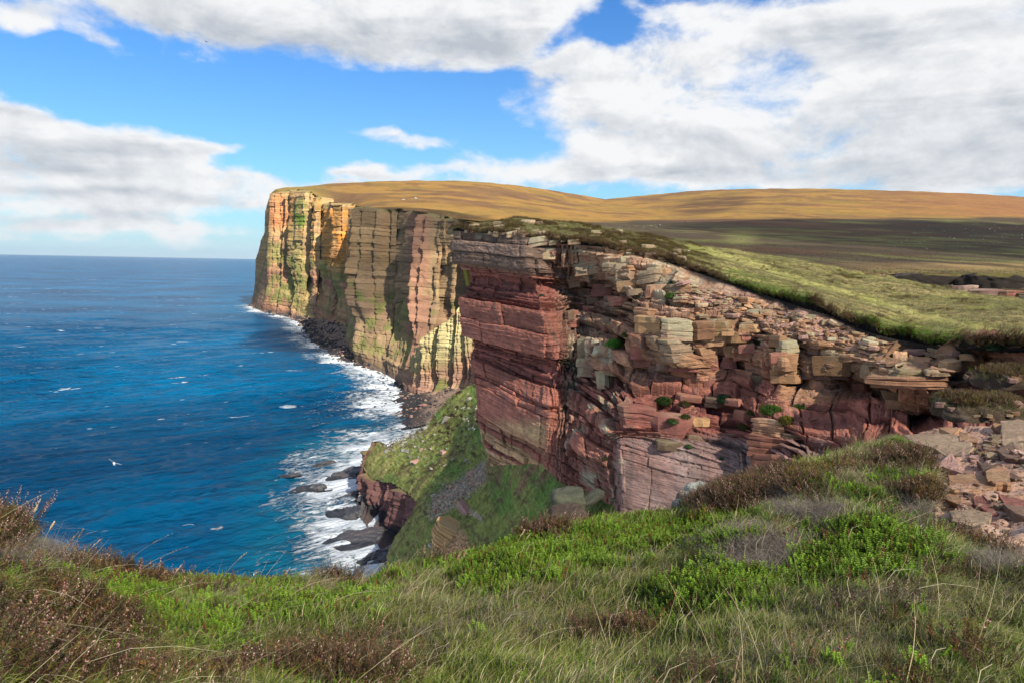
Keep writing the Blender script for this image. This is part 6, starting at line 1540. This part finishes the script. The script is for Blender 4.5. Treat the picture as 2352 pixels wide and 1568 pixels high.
for MV in MOUNDS:
    for q_ in grid_samples(MV[:, 12:34], 34, lambda c: 1.0 + 0 * c[..., 0]):
        w = rng.uniform(.10, .38); cn = ('tan', 'brown', 'buff', 'pink')[int(rng.integers(4))]
        tag(put_stone(ST[cn][int(rng.integers(6))], q_, (w, w * rng.uniform(.6, 1), w * rng.uniform(.2, .45)), rng.uniform(0, 6.28), (rng.normal(0, .2), rng.normal(0, .2)), None, 'rubble_stone'), 'flat sandstone fragment half sunk in a peat mound', 'stone', 'stones stuck in the peat mounds')
    mp_ = grid_samples(MV[:, :22], 380, lambda c: 1.0 + 0 * c[..., 0]); n = len(mp_)
    scatter('mound_heather', T_heath, mp_, rng.uniform(.9, 1.7, n), np.c_[rng.normal(0, .3, (n, 2)), rng.uniform(0, 6.28, n)], rng.integers(0, 4, n), 'heather covering the peat mounds by the rock shelf', 'heather')
    mp_ = grid_samples(MV[:, :30], 420, lambda c: 1.0 + 0 * c[..., 0]); n = len(mp_)
    scatter('mound_grass', T_grass, mp_, rng.uniform(.9, 1.5, n), rots(n), np.array([1, 3, 5, 0])[rng.integers(0, 4, n)], 'straw grass covering the peat mounds by the rock shelf', 'grass')


def heather_bush(u, v, d, n, h, spread, label, flower=.5, tone=(0, 0, 0)):
    a, b_ = heather_tuft(n, h, spread, flower, tone); root = bpy.data.objects.new('heather_bush', None); C.objects.link(root)
    hit = cast(bvh_ground, u, v); p = np.array(hit[0]) if hit[0] is not None and abs((np.array(hit[0]) - EYE) @ fwd - d) < 1.5 else P(u, v, d)
    root.location = p - np.array([0, 0, .02]); link('foliage', a.mesh('foliage'), root)
    if b_.n: tag(link('flowers', b_.mesh('flowers'), root), kind='stuff')
    return tag(root, label, 'heather')
heather_bush(18, 1215, 4.35, 110, .26, .16, 'tall reddish brown heather bush at the left border against the sea', .7, (.035, .0, 0))
heather_bush(205, 1296, 4.8, 60, .15, .14, 'dark heather bush on the brow under the tallest dry stalks', .4)
heather_bush(120, 1300, 4.2, 60, .13, .15, 'low heather with many pinkish dry flowers left of the brow', .9)
heather_bush(400, 1345, 5.1, 50, .14, .13, 'purplish heather clump where the brow dips to the sea', .5, (.02, 0, .01))
heather_bush(1275, 1235, 6.3, 70, .20, .22, 'pink brown heather in front of the gully boulders', .95, (.03, .005, .005))
heather_bush(1010, 1290, 5.7, 60, .18, .18, 'rust brown heather on the brow above the yellow outcrop', .5, (.04, .005, 0))
heather_bush(1690, 1140, 8.2, 80, .22, .30, 'coppery heather just behind the pale boulders at the brink', .8, (.04, .01, 0))
heather_bush(1640, 1165, 7.8, 60, .18, .24, 'coppery heather spilling in front of the pale boulders', .7, (.03, .01, 0))
heather_bush(2085, 1065, 10.6, 90, .22, .36, 'dark brown heather on the back of the grassy hummock', .3)
heather_bush(2010, 1022, 10.6, 70, .22, .36, 'dark heather tuft crowning the grassy hummock', .3)
cushion(1636, 1115, 20, 'round green thrift cushion with dry pink flower heads beside pale boulders', 'green', 26, bvh_ground, .8)
GB = bvh_ground


# tall seed stalks against the sea
def stalk(u, v, d, h, lean, label='tall dry grass stalk with a pale seed head on the cliff brow', group='dry grass stalks along the cliff brow'):
    hit = cast(GB, u, v); p = P(u, v, d) if hit[0] is None else np.array(hit[0])
    root = bpy.data.objects.new('grass_stalk', None); C.objects.link(root); root.location = p
    L_ = Leafy(); col0, col1 = (.24, .18, .09), (.55, .45, .27)
    ln = lean * rng.uniform(.8, 1.2); q_ = L_.blade(np.zeros(3), np.array([ln * .5, rng.normal(0, .08), 1]), h, .0050, (ln * .6, 0, -.12), col0, col1, 8, np.array([.9, -.4, 0])); link('stem', L_.mesh('stem'), root)
    S_ = Leafy()
    for j in range(26):
        t = rng.uniform(.72, 1.0); k = np.array([np.interp(t, np.linspace(0, 1, 9), q_[:, a]) for a in range(3)]); dv = (q_[-1] - q_[-3]); dv /= np.linalg.norm(dv)
        S_.leaf(k, dv + rng.normal(0, .22, 3), .026 * (1.25 - t) + .012, .0062, np.array((.60, .48, .31)) * rng.uniform(.7, 1.2))
    link('seed_head', S_.mesh('seed_head'), root); return tag(root, label, 'grass stalk', group)
stalk(265, 1330, 4.9, .42, .75, 'tallest pair member of dry stalks bending right, nearest the heather brow', None)
stalk(300, 1335, 4.9, .38, .95, 'dry stalk bending lowest to the right beside the tallest one', None)
stalk(505, 1345, 5.3, .30, .55, 'single curved dry stalk standing apart over open water', None)
for (u, v, h_, l_) in ((60, 1250, .36, .25), (92, 1270, .26, .3), (140, 1290, .28, .35), (158, 1296, .34, .3), (178, 1302, .30, .55), (222, 1310, .2, .5), (330, 1335, .24, .4), (352, 1340, .16, .5), (388, 1345, .24, .35), (440, 1350, .16, .6), (560, 1348, .2, .5), (600, 1350, .17, .6), (640, 1350, .24, .4), (700, 1345, .22, .5), (735, 1345, .28, .45), (800, 1340, .24, .5), (880, 1330, .22, .4), (925, 1310, .26, .5), (1180, 1265, .28, .35), (1195, 1262, .22, .45), (1470, 1205, .34, .2), (1490, 1203, .36, .3), (1505, 1200, .26, .4)):
    stalk(u, v + 10, 5, h_ * .9, l_)

# eroded hollow beyond the bank, far right
for (u, v, d, w, hh, cn, ly, lab) in ((2262, 678, 74, 60, 26, 'brown', 5, 'brown layered outcrop half hidden behind the bank, left part'), (2318, 683, 73, 56, 30, 'red', 6, 'reddish layered outcrop half hidden behind the bank, middle part'), (2368, 690, 72, 60, 34, 'brown', 6, 'brown layered outcrop half hidden behind the bank, cut by the right border'), (2215, 664, 78, 44, 16, 'pink', 2, 'low pink ledge at the left end of the far outcrop')):
    o = put_stone(hero_block(w / F * d, 60 / F * d, hh / F * d, ly, cn), P(u, v, d), (1, 1, 1), rng.normal(0, .2), (0, -.05), None, 'outcrop'); tag(o, lab, 'outcrop')
for (u, v, d, wx, wy, hh, sd, lab) in ((2150, 648, 92, 6.5, 3.0, 1.1, 61, 'dark peat bank beyond the grass, left one behind the white stones'), (2310, 655, 88, 6.0, 3.0, 1.5, 67, 'dark peat bank above the red outcrop at the right border')):
    a = np.linspace(0, 2 * math.pi, 80); t = np.linspace(0, 1, 30); rad = np.sin(t * math.pi / 2)[None] ** .8 * (1 + .2 * fbm2(np.cos(a) * 1.5 + sd, np.sin(a) * 1.5, 3, sd)[:, None])
    V = np.stack([np.cos(a)[:, None] * rad * wx, np.sin(a)[:, None] * rad * wy, (np.cos(t * math.pi / 2) ** .5 * 1.2 - .2)[None] * hh + 0 * rad], -1); V[-1] = V[0]; k = fbm3(V, .9, 4, sd); V[..., 2] += .3 * hh * k; V[..., :2] *= (1 + .12 * fbm3(V, 2.2, 3, sd + 4))[..., None]
    c = np.broadcast_to(np.array((.028, .022, .018)), V.shape).copy(); c = mixc(c, (.10, .085, .07), sstep(k, .1, .4) * .6); c = mixc(c, (.13, .105, .035), 1 - sstep(t[None] + .3 * k, .3, .5))
    o = link('peat_bank', mk_mesh('peat_bank', V, grid_faces(80, 30), c, True), None, M_soil); o.location = P(u, v, d); tag(o, lab, 'peat bank')

# ------------------------------------------------------------------ birds
def bird(u, v, d, span, heading, bank, label, white=True):
    root = bpy.data.objects.new('seabird', None); C.objects.link(root); root.location = P(u, v, d)
    n = 14; rings = 11; tt = np.linspace(0, 1, rings); rad = .085 * np.sin(np.pi * np.clip(tt * .96 + .03, 0, 1)) ** .75 * (1 - .35 * tt) * span; yy = (.22 - tt * .46) * span
    a = np.linspace(0, 6.283, n, endpoint=False); V = np.stack([np.cos(a)[None] * rad[:, None], np.repeat(yy[:, None], n, 1), np.sin(a)[None] * rad[:, None] * .85], -1)
    i = np.arange(rings * n).reshape(rings, n); nx_ = np.roll(i, -1, 1); fc = np.stack([i[:-1], nx_[:-1], nx_[1:], i[1:]], -1).reshape(-1, 4)
    body = (.72, .70, .66) if white else (.05, .05, .055)
    link('body', mk_mesh('body', V, fc, np.broadcast_to(np.array(body), (rings * n, 3)), True), root, M_bird)
    for s in (-1, 1):
        sp = np.linspace(0, 1, 8); xx = s * sp * .5 * span; zz_ = span * (.10 * np.sin(sp * 2.2)); le = span * (.09 - .02 * sp - .16 * np.clip(sp - .45, 0, 1)); ch = span * .15 * (1 - sp ** 2.2 * .93); th = span * .012 * (1 - sp * .8)
        L1 = np.stack([xx, le, zz_], -1); L2 = np.stack([xx, le - ch * .4, zz_ + th], -1); L3 = np.stack([xx, le - ch, zz_], -1); L4 = np.stack([xx, le - ch * .4, zz_ - th], -1)
        V = np.stack([L1, L2, L3, L4], 1).reshape(-1, 3); fc = [(4 * k + j, 4 * k + (j + 1) % 4, 4 * k + 4 + (j + 1) % 4, 4 * k + 4 + j) for k in range(7) for j in range(4)]
        cc = np.repeat(np.where((sp > .72)[:, None], np.array((.03, .03, .035)), np.array((.30, .31, .33)) if white else np.array((.04, .04, .045))), 4, 0)
        link('wing', mk_mesh('wing', V, np.array(fc), cc), root, M_bird)
    V = np.array([(-.02, -.2, 0), (.02, -.2, 0), (.06, -.33, 0), (-.06, -.33, 0), (-.02, -.2, .012), (.02, -.2, .012), (.06, -.33, .008), (-.06, -.33, .008)]) * span
    link('tail', mk_mesh('tail', V, np.array([(0, 1, 2, 3), (4, 5, 6, 7), (0, 1, 5, 4), (1, 2, 6, 5), (2, 3, 7, 6), (3, 0, 4, 7)]), np.full((8, 3), .5 if white else .04)), root, M_bird)
    root.rotation_euler = (0.1, bank, heading); return tag(root, label, 'bird')
M_bird = attr_mat('feathers', 20, .1, 0, 1, .8, 0)
bird(262, 1063, 58, 1.45, .6, .62, 'grey and white seabird gliding low over the open sea')
bird(474, 97, 170, 1.4, 1.2, .1, 'distant dark bird high up against the cloud', False)


# ------------------------------------------------------------------ clouds overhead that shade the near coast (they float behind the camera's right shoulder)
def cloud(cx, cy, gz_, rx, ry, rz, alt, seed, dens):
    off = SUN[:2] / SUN[2] * (alt - gz_); n1, n2 = 120, 60; a = np.linspace(0, 2 * math.pi, n1); t = np.linspace(-1, 1, n2) * math.pi / 2
    V = np.stack([np.cos(a)[:, None] * np.cos(t)[None] * rx, np.sin(a)[:, None] * np.cos(t)[None] * ry, np.sin(t)[None] * rz + 0 * a[:, None]], -1); V[-1] = V[0]
    un = V / np.array([rx, ry, rz]); k = fbm3(un, 2.2, 5, seed); V = V * (1 + .22 * k)[..., None]; V[..., 2] = np.where(V[..., 2] < 0, V[..., 2] * .45, V[..., 2])
    mt, nt, b = mat_new('cloud_vapour'); nt.nodes.remove(b); out = nt.nodes['Material Output']
    t_ = nt.nodes.new('ShaderNodeBsdfTransparent'); w_ = nt.nodes.new('ShaderNodeBsdfTranslucent'); w_.inputs[0].default_value = (.9, .9, .9, 1); df = nt.nodes.new('ShaderNodeBsdfDiffuse'); df.inputs[0].default_value = (.9, .9, .9, 1)
    m1 = nt.nodes.new('ShaderNodeMixShader'); nt.links.new(w_.outputs[0], m1.inputs[1]); nt.links.new(df.outputs[0], m1.inputs[2])
    lw = nt.nodes.new('ShaderNodeTexCoord'); nz_ = noise(nt, lw.outputs['Object'], 1 / 160, 5, .6)
    # vapour thins out towards the rim of the cloud
    vm = nt.nodes.new('ShaderNodeVectorMath'); vm.operation = 'MULTIPLY'; nt.links.new(lw.outputs['Object'], vm.inputs[0]); vm.inputs[1].default_value = (1 / rx, 1 / ry, 0)
    ln = nt.nodes.new('ShaderNodeVectorMath'); ln.operation = 'LENGTH'; nt.links.new(vm.outputs[0], ln.inputs[0])
    f_ = math_node(nt, 'SUBTRACT', math_node(nt, 'ADD', 1.05, math_node(nt, 'MULTIPLY', math_node(nt, 'SUBTRACT', nz_.outputs[0], .5), .7)), ln.outputs['Value'])
    fm_ = maprange(nt, f_, 0.0, 0.22, 0.0, dens); m2 = nt.nodes.new('ShaderNodeMixShader'); nt.links.new(fm_, m2.inputs[0]); nt.links.new(t_.outputs[0], m2.inputs[1]); nt.links.new(m1.outputs[0], m2.inputs[2]); nt.links.new(m2.outputs[0], out.inputs[0])
    o = link('cloud', mk_mesh('cloud', V, grid_faces(n1, n2), None, True), None, mt); o.location = (cx + off[0], cy + off[1], alt)
    return tag(o, 'drifting white cloud above the coast', 'cloud', kind='stuff')


cloud(70, 210, 110, 420, 330, 90, 1150, 41, .20)
cloud(1000, 900, 130, 850, 720, 160, 1500, 43, .58)
cloud(-190, 960, 150, 135, 190, 60, 1300, 47, .46)
# ------------------------------------------------------------------ sea air: far water fades towards the sky
HZ = np.array([(x_, y_, z_) for x_ in (-90000, 90000) for y_ in (-3000, 66000) for z_ in (-70, 680)], float)
mh = bpy.data.materials.new('sea_air'); mh.use_nodes = True; nt = mh.node_tree; nt.nodes.clear(); out = nt.nodes.new('ShaderNodeOutputMaterial'); pv = nt.nodes.new('ShaderNodeVolumePrincipled')
pv.inputs['Color'].default_value = (.62, .84, 1.0, 1); pv.inputs['Density'].default_value = 8.0e-6; pv.inputs['Anisotropy'].default_value = .2; nt.links.new(pv.outputs[0], out.inputs['Volume'])
mh.cycles.homogeneous_volume = True
hz_o = tag(link('haze', mk_mesh('haze', HZ, np.array([(0, 1, 3, 2), (4, 6, 7, 5), (0, 4, 5, 1), (2, 3, 7, 6), (0, 2, 6, 4), (1, 5, 7, 3)])), None, mh), kind='stuff')
scene.cycles.volume_bounces = 0
scene.cycles.transparent_max_bounces = 16
scene.cycles.max_bounces = 6
scene.cycles.use_denoising = True
